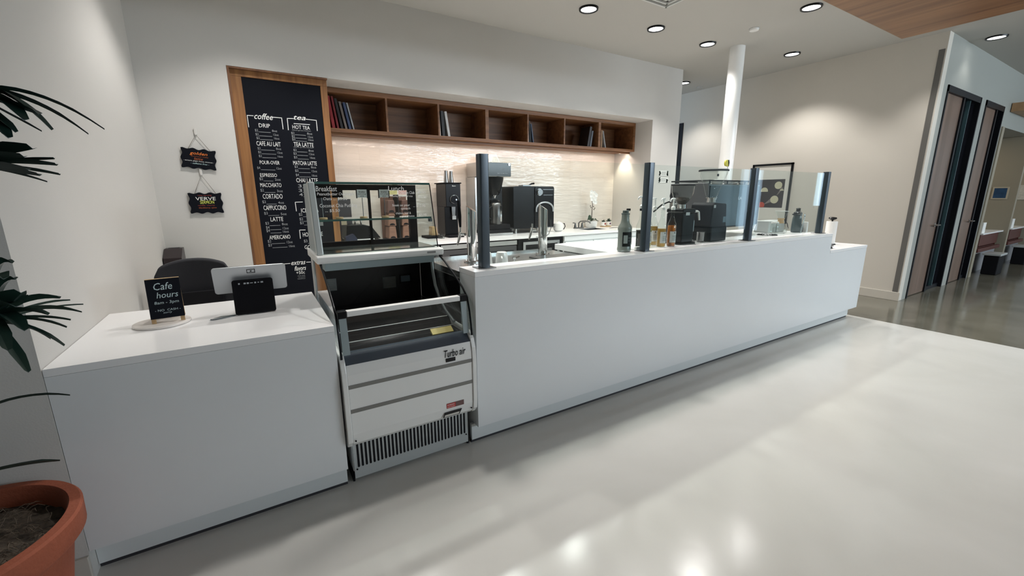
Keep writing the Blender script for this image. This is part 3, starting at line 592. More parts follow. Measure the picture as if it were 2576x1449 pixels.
# liner
obj('deck', MB().prism([(2.146, 0.706), (2.146, 0.722), (2.33, 0.722), (2.36, 0.765), (2.55, 0.765), (2.58, 0.80), (2.86, 0.80), (2.86, 0.706)], CX0 + 0.02, CX1 - 0.02, 'X'), LINER, t)
obj('back_liner', MB().box(CX0 + 0.02, CX1 - 0.02, 2.865, 2.90, 0.706, 1.135), LINER, t)
obj('side_liner', MB().box(CX1 - 0.019, CX1 - 0.012, 2.60, 2.86, 0.80, 1.135), LINER, t)
obj('shelf_rod', MB().tube([(CX0 + 0.04, 2.32, 0.785), (CX1 - 0.05, 2.32, 0.785)], 0.0025, 8), WHITEP, t)
obj('shelf_rod', MB().tube([(CX0 + 0.04, 2.28, 0.735), (CX1 - 0.03, 2.28, 0.735)], 0.0025, 8), WHITEP, t)
for x0, x1, z0, z1 in ((0.709, 0.797, 0.882, 0.959), (0.355, 0.412, 0.905, 0.984)):
    st = obj('sticker', MB().box(x0, x1, 2.8635, 2.8648, z0, z1), mat('sticker_grey', (0.16, 0.17, 0.16), 0.6), t)
    ln = MB()
    for k in range(5): ln.box(x0 + 0.008, x1 - 0.008 - 0.01 * (k % 2), 2.8626, 2.8634, z1 - 0.018 - k * 0.013, z1 - 0.014 - k * 0.013)
    obj('printed_lines', ln, GREYBAND, st)
m = MB()
for a, b, c, d in ((0.825, 0.905, 0.957, 0.966), (0.825, 0.905, 0.905, 0.914), (0.825, 0.832, 0.905, 0.966), (0.898, 0.905, 0.905, 0.966)): m.box(a, b, 2.858, 2.8648, c, d)
obj('thermometer_frame', m, BLACKG, t)
obj('thermometer_face', MB().box(0.833, 0.897, 2.861, 2.8648, 0.915, 0.956), mat('thermometer_blue', (0.12, 0.17, 0.21), 0.3), t)
m = MB(); pts = [(CX1 - 0.03, 2.62 + 0 * k, 1.13) for k in range(1)]
cv = [(CX1 - 0.03, 2.60, 1.13), (CX1 - 0.03, 2.585, 1.02), (CX1 - 0.03, 2.55, 0.93), (CX1 - 0.03, 2.48, 0.86), (CX1 - 0.03, 2.38, 0.80), (CX1 - 0.03, 2.26, 0.76)]
obj('side_bracket', MB().tube(cv, 0.010, 8), mat('bracket_grey', (0.30, 0.33, 0.33), 0.35, metal=0.5), t, smooth=True)
obj('price_strip', MB().prism([(2.19, 0.7225), (2.19, 0.726), (2.23, 0.748), (2.23, 0.7225)], 0.80, 0.93, 'X'), mat('yellow_label', (0.55, 0.43, 0.08), 0.5), t)
# low front glass, handrail, side glass
fgl = MB().add([(CX0 + 0.01, 2.098, 0.735), (CX1 - 0.01, 2.098, 0.735), (CX1 - 0.01, 2.125, 0.93), (CX0 + 0.01, 2.125, 0.93),
                (CX0 + 0.01, 2.104, 0.735), (CX1 - 0.01, 2.104, 0.735), (CX1 - 0.01, 2.131, 0.93), (CX0 + 0.01, 2.131, 0.93)],
               [(0, 1, 2, 3), (7, 6, 5, 4), (0, 4, 5, 1), (1, 5, 6, 2), (2, 6, 7, 3), (3, 7, 4, 0)])
obj('front_glass', fgl, GLASS, t)
rl = obj('front_rail', MB().box(CX0 + 0.052, CX1 - 0.052, 2.112, 2.150, 0.922, 0.950), WHITEP, t, bevel=0.003)
for x0, x1 in ((CX0 + 0.010, CX0 + 0.052), (CX1 - 0.052, CX1 - 0.010)):
    obj('rail_clamp', MB().box(x0, x1, 2.110, 2.152, 0.916, 0.953), BLACK, t, bevel=0.003)
    obj('clamp_post', MB().prism([(2.088, 0.735), (2.098, 0.735), (2.125, 0.916), (2.115, 0.916)], x0 + 0.004, x1 - 0.004, 'X'), CASEGREY, t)
edge = [(2.075, 0.722), (2.082, 0.78), (2.098, 0.86), (2.125, 0.935), (2.19, 0.985), (2.30, 1.042), (2.43, 1.098), (2.52, 1.128)]
side = edge + [(2.86, 1.128), (2.86, 0.742), (2.13, 0.742)]
for x in (CX0, CX1 - 0.006):
    g = obj('side_glass', MB().prism(side, x, x + 0.006, 'X'), GLASS, t)
    e = MB().tube([(x + 0.003, y, z) for y, z in edge], 0.0055, 8)
    obj('edge_trim', e, BLACK, g, smooth=True)
    obj('rear_stile', MB().box(x - 0.004, x + 0.010, 2.80, 2.90, 0.742, 1.128), mat('stile_silver', (0.52, 0.55, 0.55), 0.35, metal=0.3), t)
# upper deck
obj('upper_deck', MB().prism([(2.498, 1.136), (2.490, 1.150), (2.490, 1.172), (2.500, 1.180), (2.95, 1.180), (2.95, 1.136)], CX0 - 0.014, CX1 + 0.014, 'X'), WHITEP, t, bevel=0.004)
obj('under_deck_lamp', MB().prism([(2.54, 1.135), (2.56, 1.085), (2.66, 1.085), (2.70, 1.135)], CX0 + 0.03, CX1 - 0.03, 'X'), CASEGREY, t)
obj('black_valance', MB().box(CX0 + 0.03, CX1 - 0.03, 2.72, 2.86, 1.075, 1.134), BLACKM, t)
obj('nameplate', MB().box(0.90, 0.955, 2.4885, 2.4895, 1.152, 1.164), STEELD, t)
# upper glass box
zt = 1.575
fy0, fy1 = 2.545, 2.645
def sl2(z): return fy0 + (fy1 - fy0) * (z - 1.181) / (zt - 1.181)
fg = MB().add([(CX0 + 0.03, fy0, 1.181), (CX1 - 0.004, fy0, 1.181), (CX1 - 0.004, fy1, zt), (CX0 + 0.03, fy1, zt),
               (CX0 + 0.03, fy0 + 0.006, 1.181), (CX1 - 0.004, fy0 + 0.006, 1.181), (CX1 - 0.004, fy1 + 0.006, zt), (CX0 + 0.03, fy1 + 0.006, zt)],
              [(0, 1, 2, 3), (7, 6, 5, 4), (0, 4, 5, 1), (1, 5, 6, 2), (2, 6, 7, 3), (3, 7, 4, 0)])
fgo = obj('upper_front_glass', fg, GLASS, t)
sp = [(fy0 + 0.008, 1.181), (fy1 + 0.008, zt), (2.93, zt), (2.93, 1.181)]
obj('upper_side_panel', MB().prism(sp, CX0 + 0.0, CX0 + 0.012, 'X'), CASEGREY, t)
obj('upper_corner_post', MB().prism([(fy0 - 0.012, 1.181), (fy1 - 0.012, zt + 0.006), (fy1 + 0.05, zt + 0.006), (fy0 + 0.05, 1.181)], CX0 - 0.006, CX0 + 0.0285, 'X'), mat('post_silver', (0.50, 0.55, 0.55), 0.3, metal=0.3), t, bevel=0.006)
sg = obj('upper_side_glass', MB().prism(sp, CX1 - 0.010, CX1 - 0.004, 'X'), GLASSG, t)
obj('edge_trim', MB().tube([(CX1 - 0.002, fy0 + 0.002, 1.181), (CX1 - 0.002, fy1 + 0.002, zt)], 0.0035, 8), BLACK, sg)
obj('top_panel', MB().box(CX0, CX1 - 0.003, fy1 + 0.002, 2.93, zt + 0.001, zt + 0.008), GLASSG, t)
obj('top_edge', MB().box(CX0 + 0.03, CX1 - 0.003, fy1 - 0.004, fy1 + 0.002, zt - 0.004, zt + 0.008), GEDGE, t)
obj('glass_shelf', MB().box(CX0 + 0.031, CX1 - 0.012, 2.615, 2.875, 1.362, 1.371), glass_mat('shelf_glass', (0.80, 0.90, 0.87)), t)
obj('shelf_edge', MB().box(CX0 + 0.031, CX1 - 0.012, 2.610, 2.6145, 1.361, 1.372), GEDGE, t)
br = MB()
for x in (CX0 + 0.034, CX1 - 0.028): br.box(x, x + 0.016, 2.60, 2.63, 1.340, 1.3605)
obj('shelf_brackets', br, CHROME, t)
m = MB().box(CX0 + 0.014, CX1 - 0.012, 2.895, 2.925, 1.540, zt).box(CX0 + 0.014, CX1 - 0.012, 2.895, 2.925, 1.181, 1.215)
m.box(CX0 + 0.014, CX0 + 0.05, 2.895, 2.925, 1.215, 1.540).box(CX1 - 0.065, CX1 - 0.012, 2.895, 2.925, 1.215, 1.540)
obj('rear_frame', m, BLACKM, t)
obj('rear_door_stile', MB().box(0.655, 0.672, 2.885, 2.8945, 1.19, 1.56), BLACKM, t)
obj('rear_door_glass', MB().box(CX0 + 0.05, 0.654, 2.907, 2.911, 1.215, 1.540), GLASS, t)
obj('rear_door_glass', MB().box(0.673, CX1 - 0.066, 2.900, 2.904, 1.215, 1.540), GLASS, t)
obj('upper_floor', MB().box(CX0 + 0.03, CX1 - 0.012, 2.57, 2.88, 1.1815, 1.186), mat('dark_mirror_floor', (0.10, 0.10, 0.10), 0.12, metal=0.4), t)
# maker's name and controls
lm = MB(); write(lm, 'Turbo air', (0.812, 2.0485, 0.628), (1, 0, 0.0), (0, 0.10, 1), 0.128, 0.040, 0.35, 0.012)
lm.v = [(p[0], 2.0565 + max(0, p[2] - 0.64) * 0.28 - 0.006, p[2]) for p in lm.v]
obj('maker_name', lm, BLACKM, t, label='italic maker name lettering')
obj('temperature_display', MB().box(0.818, 0.876, 2.050, 2.0545, 0.600, 0.622), BLACKG, t, bevel=0.002)
wl = obj('warning_label', MB().box(0.812, 0.862, 2.0505, 2.0518, 0.322, 0.352).box(0.862, 0.918, 2.0505, 2.0517, 0.322, 0.352), mat('label_brown', (0.14, 0.07, 0.065), 0.5), t)
obj('red_field', MB().box(0.812, 0.866, 2.0497, 2.0504, 0.324, 0.350), mat('label_red', (0.50, 0.035, 0.03), 0.5), wl)
wt = MB(); write(wt, 'WARNING', (0.815, 2.0492, 0.338), (1, 0, 0), (0, 0, 1), 0.044, 0.008); write(wt, 'CAUTION', (0.815, 2.0492, 0.327), (1, 0, 0), (0, 0, 1), 0.044, 0.006)
obj('label_lettering', wt, CHALKW, wl)
obj('rating_plate', MB().prism([(0.788, 0.272), (0.888, 0.272), (0.905, 0.300), (0.800, 0.300)], 2.0500, 2.0525, 'Y'), BLACKG, t)
obj('plate_field', MB().prism([(0.795, 0.275), (0.883, 0.275), (0.889, 0.286), (0.799, 0.286)], 2.0492, 2.0499, 'Y'), STEEL, t)
# handwriting on the upper glass
sz = Vector((0, fy1 - fy0, zt - 1.181)).normalized()
def hand(txt, x0, x1, z, h, sh=0.12):
    obj('written_line', write(MB(), txt, (x0, sl2(z - h / 2) - 0.0015, z - h / 2), (1, 0, 0), sz, x1 - x0, h, sh, 0.0), CHALKW, fgo)
hand('Breakfast', 0.318, 0.43, 1.545, 0.030)
hand('Peanutbutter Overnight', 0.322, 0.520, 1.513, 0.022)
hand('Oats ... $5.50', 0.350, 0.48, 1.488, 0.019)
hand('Coconut Chia Pudding', 0.327, 0.530, 1.448, 0.026)
hand('... $5.50', 0.352, 0.430, 1.422, 0.019)
hand('Lunch', 0.723, 0.82, 1.548, 0.028)
hand('Chicken Club', 0.79, 0.885, 1.523, 0.018); hand('$9.95', 0.905, 0.96, 1.523, 0.014)
hand('Turkey greens w/ rice', 0.74, 0.87, 1.500, 0.016); hand('$11.95', 0.905, 0.96, 1.492, 0.014)
hand('Steak on your', 0.735, 0.845, 1.445, 0.018); hand('spinach', 0.785, 0.845, 1.425, 0.016); hand('... $12.95', 0.865, 0.945, 1.440, 0.016)
hand('chicken, beef &', 0.750, 0.845, 1.398, 0.016); hand('goat cheese', 0.785, 0.865, 1.379, 0.015); hand('$9.95', 0.895, 0.945, 1.385, 0.015)

# price cards on the glass shelf
def price_card(x, y, label, dark=False):
    c = thing('price_card', label, 'price card', (x, y, 1.3715), 'small price cards on wooden feet on the glass shelf')
    obj('foot', MB().lathe([(0.022, 0), (0.023, 0.004), (0.021, 0.009)], seg=24), PINE, c, local=True, smooth=True)
    obj('stem', MB().tube([(0, 0, 0.009), (0, 0, 0.125)], 0.0022, 8), STEELD, c, local=True)
    f = obj('card', MB().box(-0.030, 0.030, -0.004, -0.0025, 0.122, 0.170), BLACK if dark else PAPER, c, local=True)
    if not dark:
        obj('clips', MB().box(-0.034, -0.029, -0.005, 0.002, 0.118, 0.172).box(0.029, 0.034, -0.005, 0.002, 0.118, 0.172), BLACKM, c, local=True)
        w_ = MB()
        for k, (tx, wd) in enumerate((('Breakfast', 0.036), ('burrito and egg', 0.046), ('$7.50', 0.02))):
            write(w_, tx, (-wd / 2, -0.0045, 0.152 - k * 0.013), (1, 0, 0), (0, 0, 1), wd, 0.008, 0, 0.01)
        obj('card_lettering', w_, BLACKM, f, local=True)
    return c
price_card(0.352, 2.70, 'leftmost price card with a dark front on the case shelf', True)
price_card(0.440, 2.70, 'second price card with a dark front, before the oak frame of the menu board', True)
price_card(0.580, 2.70, 'white price card with black clips just left of the middle stile of the case')
price_card(0.712, 2.70, 'rightmost white price card, in front of the brown coffee bags')

# ================================================================ MENU BOARD
t = thing('menu_board', 'tall black chalkboard menu in an oak frame at the left of the niche', 'menu board', (0.375, 5.0, 0.10))
bx0, bx1, bz0, bz1 = -0.048, 0.800, 0.10, 2.668
m = MB().box(bx0, 0.056, 4.93, 5.02, bz0, bz1 - 0.07).box(0.735, bx1, 4.93, 5.02, bz0, bz1 - 0.07).box(bx0, bx1, 4.93, 5.02, bz1 - 0.07, bz1)
fr = obj('oak_frame', m, OAK, t, bevel=0.003)
obj('side_return', MB().box(bx0, bx0 + 0.018, 4.886, 4.9295, bz0, bz1).box(bx0 + 0.018, bx1, 4.886, 4.9295, bz1 - 0.015, bz1), wood_mat('dark_oak', (0.13, 0.055, 0.025), (0.22, 0.10, 0.045)), t)
obj('lower_frame', MB().box(bx0, bx1, 4.925, 5.02, bz0, bz0 + 0.07), OAK, t)
bd = obj('chalkboard', MB().box(0.050, 0.742, 4.940, 4.96, bz0 + 0.05, bz1 - 0.06), CHALK, t)
YB = 4.9385
CHALKM = mat('chalk_mid', (0.30, 0.31, 0.32), 0.9)
row = MB(); nrow = 0
for txt, x0, x1, z, h in MENU:
    if txt == '_':
        stroke(row, (x0, YB, z), (x1, YB, z), 0.004)
        obj('price_row', row, CHALKM, bd); row = MB(); continue
    if txt[0] in '$34' and len(txt) <= 2 or txt.endswith('oz'):
        write(row, txt, (x0, YB, z - h / 2), (1, 0, 0), (0, 0, 1), x1 - x0, h, 0.0, 0.004); continue
    q = MB(); write(q, txt, (x0, YB, z - h / 2), (1, 0, 0), (0, 0, 1), x1 - x0, h, 0.0, 0.0)
    obj('menu_heading' if h > 0.025 else 'menu_note', q, CHALKW if h > 0.025 else CHALKM, bd)
for txt, x0, x1, z, h in SCRIPTL:
    obj('script_heading', write(MB(), txt, (x0, YB, z - h / 2), (1, 0, 0), (0, 0, 1), x1 - x0, h, 0.35, 0.006), CHALKW, bd)
for x0, z0, x1, z1 in LINES: obj('chalk_line', stroke(MB(), (x0, YB, z0), (x1, YB, z1), 0.006), CHALKW, bd)

# ================================================================ HANGING SIGNS
def wavy(x0, x1, z0, z1, tilt):
    pts = []
    def side(a, b, n, amp, ph):
        a = Vector(a); b = Vector(b); d = b - a; nn = Vector((d.y, -d.x)).normalized(); L = d.length
        for k in range(n):
            s = k / n; pts.append(tuple(a + d * s + nn * (amp * math.cos(2 * PI * ph * s) * (0.5 + 0.5 * math.sin(PI * s)))))
    side((x0, z0), (x1, z0 - 0 * tilt), 28, 0.007, 3); side((x1, z0), (x1, z1), 20, 0.007, 2); side((x1, z1), (x0, z1), 28, 0.007, 3); side((x0, z1), (x0, z0), 20, 0.007, 2)
    cx, cz = (x0 + x1) / 2, z1
    return [((p[0] - cx) * math.cos(tilt) - (p[1] - cz) * math.sin(tilt) + cx, (p[0] - cx) * math.sin(tilt) + (p[1] - cz) * math.cos(tilt) + cz) for p in pts]
def hanging(x0, x1, z0, z1, hx, hz, tilt, label, rows):
    t = thing('hanging_sign', label, 'sign', ((x0 + x1) / 2, 4.87, z0), 'small scalloped chalkboard signs hung on the wall')
    b = obj('board', MB().prism(wavy(x0, x1, z0, z1, tilt), 4.868, 4.877, 'Y'), CHALK, t)
    ct, st_ = math.cos(tilt), math.sin(tilt); cx = (x0 + x1) / 2
    pl = (cx - 0.075 * ct, 4.872, z1 - 0.075 * st_ - 0.004); pr = (cx + 0.085 * ct, 4.872, z1 + 0.085 * st_ - 0.004)
    obj('cord', MB().tube([pl, (hx, 4.868, hz), pr], 0.0025, 6), mat('jute_cord', (0.16, 0.14, 0.11), 0.9), t)
    obj('adhesive_hook', MB().box(hx - 0.010, hx + 0.010, 4.874, 4.8885, hz + 0.0, hz + 0.055).box(hx - 0.004, hx + 0.004, 4.862, 4.874, hz - 0.004, hz + 0.006), mat('clear_hook', (0.62, 0.60, 0.57), 0.2), t, bevel=0.002)
    for txt, xa, xb, z, h, mm, sh in rows:
        ux = Vector((ct, 0, st_)); uz = Vector((-st_, 0, ct)); o = Vector((cx, 4.8665, z1)) + ux * xa + uz * (z - h / 2)
        obj('chalk_lettering', write(MB(), txt, o, ux, uz, xb - xa, h, sh, 0.006), mm, b)
ORN = mat('chalk_orange', (0.75, 0.20, 0.035), 0.9); REDC = mat('chalk_red', (0.28, 0.05, 0.04), 0.9); YEL = mat('chalk_yellow', (0.62, 0.66, 0.12), 0.9); BROWNC = mat('chalk_brown', (0.35, 0.09, 0.03), 0.9)
hanging(-0.475, -0.225, 1.755, 1.925, -0.353, 2.05, -0.10, 'upper scalloped black sign with golden latte in orange chalk',
        [('golden', -0.065, 0.065, -0.042, 0.034, ORN, 0.25), ('(coconut milk)', -0.055, 0.07, -0.066, 0.010, BROWNC, 0.2), ('latte', -0.035, 0.03, -0.085, 0.022, BROWNC, 0.25),
         ('- turmeric, ginger, honey, cinnamon -', -0.11, 0.11, -0.107, 0.012, CHALKW, 0.1), ('- caffeine free -', -0.06, 0.075, -0.127, 0.012, mat('chalk_mint', (0.45, 0.62, 0.62), 0.9), 0.2)])
hanging(-0.480, -0.232, 1.358, 1.538, -0.360, 1.70, 0.0, 'lower scalloped black sign reading VERVE SERMON',
        [('now serving', -0.055, 0.05, -0.022, 0.014, REDC, 0.1), ('VERVE', -0.075, 0.078, -0.050, 0.030, CHALKW, 0.0), ('SERMON', -0.045, 0.062, -0.082, 0.030, YEL, 0.0),
         ('vanilla, cherry,', -0.065, 0.065, -0.112, 0.014, REDC, 0.2), ('blackberry, spice', -0.06, 0.075, -0.134, 0.016, BROWNC, 0.2)])

# ================================================================ SHELF WITH BOOKS IN THE NICHE
t = thing('wall_shelf', 'long brown wooden shelf of seven open bays hung in the niche', 'shelf', (3.2, 5.47, 2.21))
SX0, SX1, SY, SZ0, SZ1 = 0.802, 5.618, 5.24, 2.212, 2.668
obj('top_board', MB().box(SX0, SX1, SY, YT - 0.002, SZ1 - 0.052, SZ1 - 0.001), OAKX, t)
obj('bottom_board', MB().box(SX0, SX1, SY, YT - 0.002, SZ0, SZ0 + 0.034), OAKX, t)
obj('back_board', MB().box(SX0, SX1, YT - 0.016, YT - 0.002, SZ0 + 0.034, SZ1 - 0.052), OAKX, t)
obj('end_board', MB().box(SX0, SX0 + 0.03, SY, YT - 0.017, SZ0 + 0.0345, SZ1 - 0.0525), OAKX, t)
obj('end_board', MB().box(SX1 - 0.045, SX1, SY, YT - 0.017, SZ0 + 0.0345, SZ1 - 0.0525), OAKX, t)
DIV = ((1.483, 0.022), (2.130, 0.022), (2.815, 0.048), (3.470, 0.022), (4.125, 0.022), (4.825, 0.048))
for x, wd in DIV: obj('divider', MB().box(x - wd / 2, x + wd / 2, SY + 0.001, YT - 0.017, SZ0 + 0.0345, SZ1 - 0.0525), OAKX, t)
obj('light_valance', MB().box(SX0, SX1, SY + 0.10, SY + 0.125, SZ0 - 0.026, SZ0 - 0.0005), OAKX, t)
obj('led_strip', MB().box(SX0 + 0.05, SX1 - 0.05, SY + 0.128, SY + 0.140, SZ0 - 0.008, SZ0 - 0.0005), LED, t)
for i in range(4):
    l = bpy.data.lights.new('strip_light', 'AREA'); l.shape = 'RECTANGLE'; l.size = 1.15; l.size_y = 0.02; l.energy = 5.0; l.color = (1.0, 0.83, 0.70)
    lo = bpy.data.objects.new('strip_light', l); COL.objects.link(lo); lo.parent = t
    lo.location = Vector((SX0 + 0.62 + i * 1.19, SY + 0.145, SZ0 - 0.010)) - Vector((3.2, 5.47, 2.21))
pk = thing('puck_light', 'small puck lamp under the right end of the wall shelf', 'lamp', (5.50, 5.44, SZ0 - 0.016))
obj('housing', MB().cyl((0, 0, 0.003), 0.032, 0.0125, 24), STEEL, pk, local=True)
obj('lens', MB().cyl((0, 0, 0), 0.025, 0.0028, 24), LED, pk, local=True)
l = bpy.data.lights.new('puck_light', 'SPOT'); l.energy = 16; l.color = (1.0, 0.86, 0.66); l.spot_size = math.radians(80); l.spot_blend = 0.6; l.shadow_soft_size = 0.02
lo = bpy.data.objects.new('puck_light', l); COL.objects.link(lo); lo.parent = pk; lo.location = (0, 0, -0.01); lo.rotation_euler = (0.0, math.radians(-18), 0)

def book(x, wd, h, dp, lean, m, label, bay):
    b = thing('book', label, 'book', (x, SY + 0.03, SZ0 + 0.0345), 'books leaning in the wall shelf')
    c = MB().box(0, wd, 0, dp, 0, h)
    pg = MB().box(0.0025, wd - 0.0025, 0.001, dp + 0.0015, 0.003, h + 0.0006)
    for q in (c, pg):
        q.rot(math.radians(lean), 'Y', (wd if lean > 0 else 0, 0, 0))
        q.shift((0, 0, 0.0006))
    obj('cover', c, m, b, local=True); obj('pages', pg, PAPER, b, local=True)
    return b
def bm_(n, c): return mat('book_' + n, c, 0.45)
lst = [(0.875, .030, .335, -6, bm_('red', (0.30, 0.012, 0.018)), 'thick red book leaning at the left end of the wall shelf'),
       (0.925, .020, .335, -7, bm_('dark_red', (0.20, 0.01, 0.015)), 'thin dark red book next to the thick red book'),
       (0.965, .026, .315, -9, bm_('black', (0.012, 0.012, 0.014)), 'black book between the red and the tan books'),
       (1.010, .024, .290, -10, bm_('tan', (0.17, 0.14, 0.12)), 'tan book in the first bay of the shelf'),
       (1.052, .026, .285, -10, bm_('blue', (0.035, 0.06, 0.14)), 'blue book in the first bay of the shelf'),
       (1.096, .014, .285, -11, bm_('pale', (0.38, 0.40, 0.42)), 'thin pale book, rightmost of the first bay'),
       (2.150, .012, .285, -2, bm_('cream', (0.62, 0.57, 0.50)), 'thin cream book upright at the left of the third bay'),
       (2.185, .036, .300, -3, bm_('black', (0.012, 0.012, 0.014)), 'thick black book in the middle of the third bay books'),
       (2.262, .030, .300, -8, bm_('white', (0.55, 0.55, 0.55)), 'white spined book leaning in the third bay'),
       (3.490, .022, .310, -4, bm_('grey', (0.22, 0.24, 0.25)), 'grey book at the left of the fifth bay'),
       (3.530, .016, .290, -5, bm_('black', (0.012, 0.012, 0.014)), 'black book in the fifth bay'),
       (3.574, .018, .255, -9, bm_('navy', (0.03, 0.045, 0.09)), 'short blue book leaning right in the fifth bay'),
       (4.600, .040, .300, 10, bm_('brownblack', (0.018, 0.014, 0.016)), 'large dark book leaning right in the sixth bay'),
       (4.655, .028, .240, 9, bm_('greyblue', (0.10, 0.12, 0.15)), 'short grey blue book beside the large dark book'),
       (4.862, .018, .260, 0, bm_('black', (0.012, 0.012, 0.014)), 'black book upright at the left of the last bay'),
       (4.892, .020, .265, -1, bm_('oak', (0.40, 0.24, 0.13)), 'tan book upright in the last bay'),
       (4.980, .016, .260, -14, bm_('pale', (0.38, 0.40, 0.42)), 'pale book leaning right in the last bay')]
for x, wd, h, ln, m, lb in lst: book(x, wd, h, 0.22, ln, m, lb, 0)

# ================================================================ BACK COUNTER
ZB = 0.95
YB0 = 4.93
t = thing('back_counter', 'long white counter under the wall shelf with sink and appliances', 'counter', (3.2, 5.3, 0))
# worktop with a cut-out for the sink
m = MB().box(0.805, 4.62, YB0, YT - 0.002, 0.912, ZB).box(5.03, 5.618, YB0, YT - 0.002, 0.912, ZB).box(4.62, 5.03, YB0, 5.20, 0.912, ZB).box(4.62, 5.03, 5.48, YT - 0.002, 0.912, ZB)
obj('worktop', m, SLAB, t)
obj('cabinet', MB().box(3.93, 5.615, YB0 + 0.03, YB0 + 0.05, 0.10, 0.905), LAM, t)
for x0, x1 in ((3.95, 4.49), (4.51, 5.05), (5.07, 5.60)):
    obj('cabinet_door', MB().box(x0, x1, YB0 + 0.008, YB0 + 0.029, 0.12, 0.82), LAM, t, bevel=0.002)
obj('cabinet_rail', MB().box(3.93, 5.615, YB0 + 0.012, YB0 + 0.029, 0.83, 0.905), LAM, t)
obj('plinth', MB().box(3.93, 5.615, YB0 + 0.06, YB0 + 0.08, 0.0, 0.10), KICK, t)
obj('sink_basin', MB().box(4.62, 5.03, 5.20, 5.48, 0.80, 0.806).box(4.62, 4.626, 5.20, 5.48, 0.806, 0.948).box(5.024, 5.03, 5.20, 5.48, 0.806, 0.948).box(4.62, 5.03, 5.20, 5.206, 0.806, 0.948).box(4.62, 5.03, 5.474, 5.48, 0.806, 0.948), STEELD, t)
obj('waste_slot', MB().prism([(5.30 + 0.10 * math.cos(a), 5.32 + 0.035 * math.sin(a)) for a in [2 * PI * k / 24 for k in range(24)]], ZB, ZB + 0.002, 'Z'), BLACKM, t)
obj('waste_slot', MB().prism([(1.62 + 0.10 * math.cos(a), 5.14 + 0.035 * math.sin(a)) for a in [2 * PI * k / 24 for k in range(24)]], ZB, ZB + 0.002, 'Z'), BLACKM, t)

def fridge(x0, x1, label, doors):
    f = thing('undercounter_fridge', label, 'refrigerator', ((x0 + x1) / 2, 5.3, 0))
    obj('body', MB().box(x0, x1, YB0 + 0.05, 5.66, 0.10, 0.905), BLACKM, f)
    obj('top_band', MB().box(x0, x1, YB0 + 0.02, YB0 + 0.049, 0.835, 0.895), STEEL, f, bevel=0.003)
    wd = (x1 - x0) / doors
    for k in range(doors):
        a, b = x0 + k * wd + 0.012, x0 + (k + 1) * wd - 0.012
        d = obj('door', MB().box(a, b, YB0 + 0.012, YB0 + 0.049, 0.16, 0.825), mat('fridge_grey', (0.09, 0.09, 0.095), 0.3, metal=0.6), f, bevel=0.004)
        obj('handle_slot', MB().box(a + 0.1, b - 0.05, YB0 + 0.008, YB0 + 0.0118, 0.735, 0.765), BLACKM, d)
    ft = MB()
    for x in (x0 + 0.05, x1 - 0.05):
        for y in (YB0 + 0.1, 5.6): ft.cyl((x, y, 0), 0.02, 0.10, 12)
    obj('feet', ft, BLACKM, f)
fridge(0.85, 1.95, 'left steel undercounter fridge behind the display case', 2)
fridge(1.97, 3.10, 'middle steel undercounter fridge below the coffee brewer', 2)
f = thing('glass_door_fridge', 'small black undercounter fridge with a framed glass door at the end of the steel ones', 'refrigerator', (3.5, 5.3, 0))
obj('body', MB().box(3.13, 3.90, YB0 + 0.04, 5.66, 0.0, 0.905), BLACK, f)
obj('door_frame', MB().box(3.20, 3.24, YB0 + 0.015, YB0 + 0.039, 0.1, 0.86).box(3.80, 3.84, YB0 + 0.015, YB0 + 0.039, 0.1, 0.86).box(3.24, 3.80, YB0 + 0.015, YB0 + 0.039, 0.82, 0.86).box(3.24, 3.80, YB0 + 0.015, YB0 + 0.039, 0.1, 0.14), STEEL, f)
obj('door_glass', MB().box(3.24, 3.80, YB0 + 0.024, YB0 + 0.030, 0.14, 0.82), BLACKG, f)

# bag grinder
t = thing('bag_coffee_grinder', 'tall black bag coffee grinder with a round silver dial', 'coffee grinder', (2.32, 5.45, ZB + 0.0005))
gx, gy = 2.32, 5.45
obj('upper_body', MB().prism([(gx - 0.115, gy - 0.16), (gx + 0.098, gy - 0.16), (gx + 0.098, gy + 0.18), (gx - 0.115, gy + 0.18)], 1.36, 1.66, 'Z'), BLACK, t, bevel=0.005)
obj('lower_body', MB().box(gx - 0.115, gx + 0.075, gy - 0.10, gy + 0.175, 0.985, 1.359), BLACK, t, bevel=0.004)
obj('base_plate', MB().box(gx - 0.105, gx + 0.125, gy - 0.19, gy + 0.15, 0.951, 0.984), BLACKM, t, bevel=0.008)
obj('lid', MB().box(gx - 0.135, gx + 0.112, gy - 0.168, gy + 0.19, 1.661, 1.675), BLACKM, t, bevel=0.003)
d = obj('dial_ring', MB().disc((gx + 0.0, gy - 0.168, 1.455), 0.062, (0, 1, 0), 32, 0.014), CHROME, t, smooth=True)
obj('dial', MB().disc((gx + 0.0, gy - 0.180, 1.455), 0.052, (0, 1, 0), 32, 0.014), BLACKG, d, smooth=True)
obj('dial_knob', MB().disc((gx + 0.018, gy - 0.192, 1.452), 0.011, (0, 1, 0), 16, 0.012), STEEL, d)
obj('spout', MB().prism([(gx - 0.032, 1.39), (gx + 0.032, 1.39), (gx + 0.024, 1.24), (gx - 0.024, 1.24)], gy - 0.135, gy - 0.101, 'Y'), STEELD, t, bevel=0.004)
obj('bag_clip', MB().box(gx - 0.03, gx + 0.028, gy - 0.15, gy - 0.101, 1.19, 1.239), STEEL, t, bevel=0.003)
nm = MB(); write(nm, 'Bunn', (gx - 0.02, gy - 0.1615, 1.625), (1, 0, 0), (0, 0, 1), 0.05, 0.012, 0, 0.02)
obj('maker_name', nm, CHALKW, t)
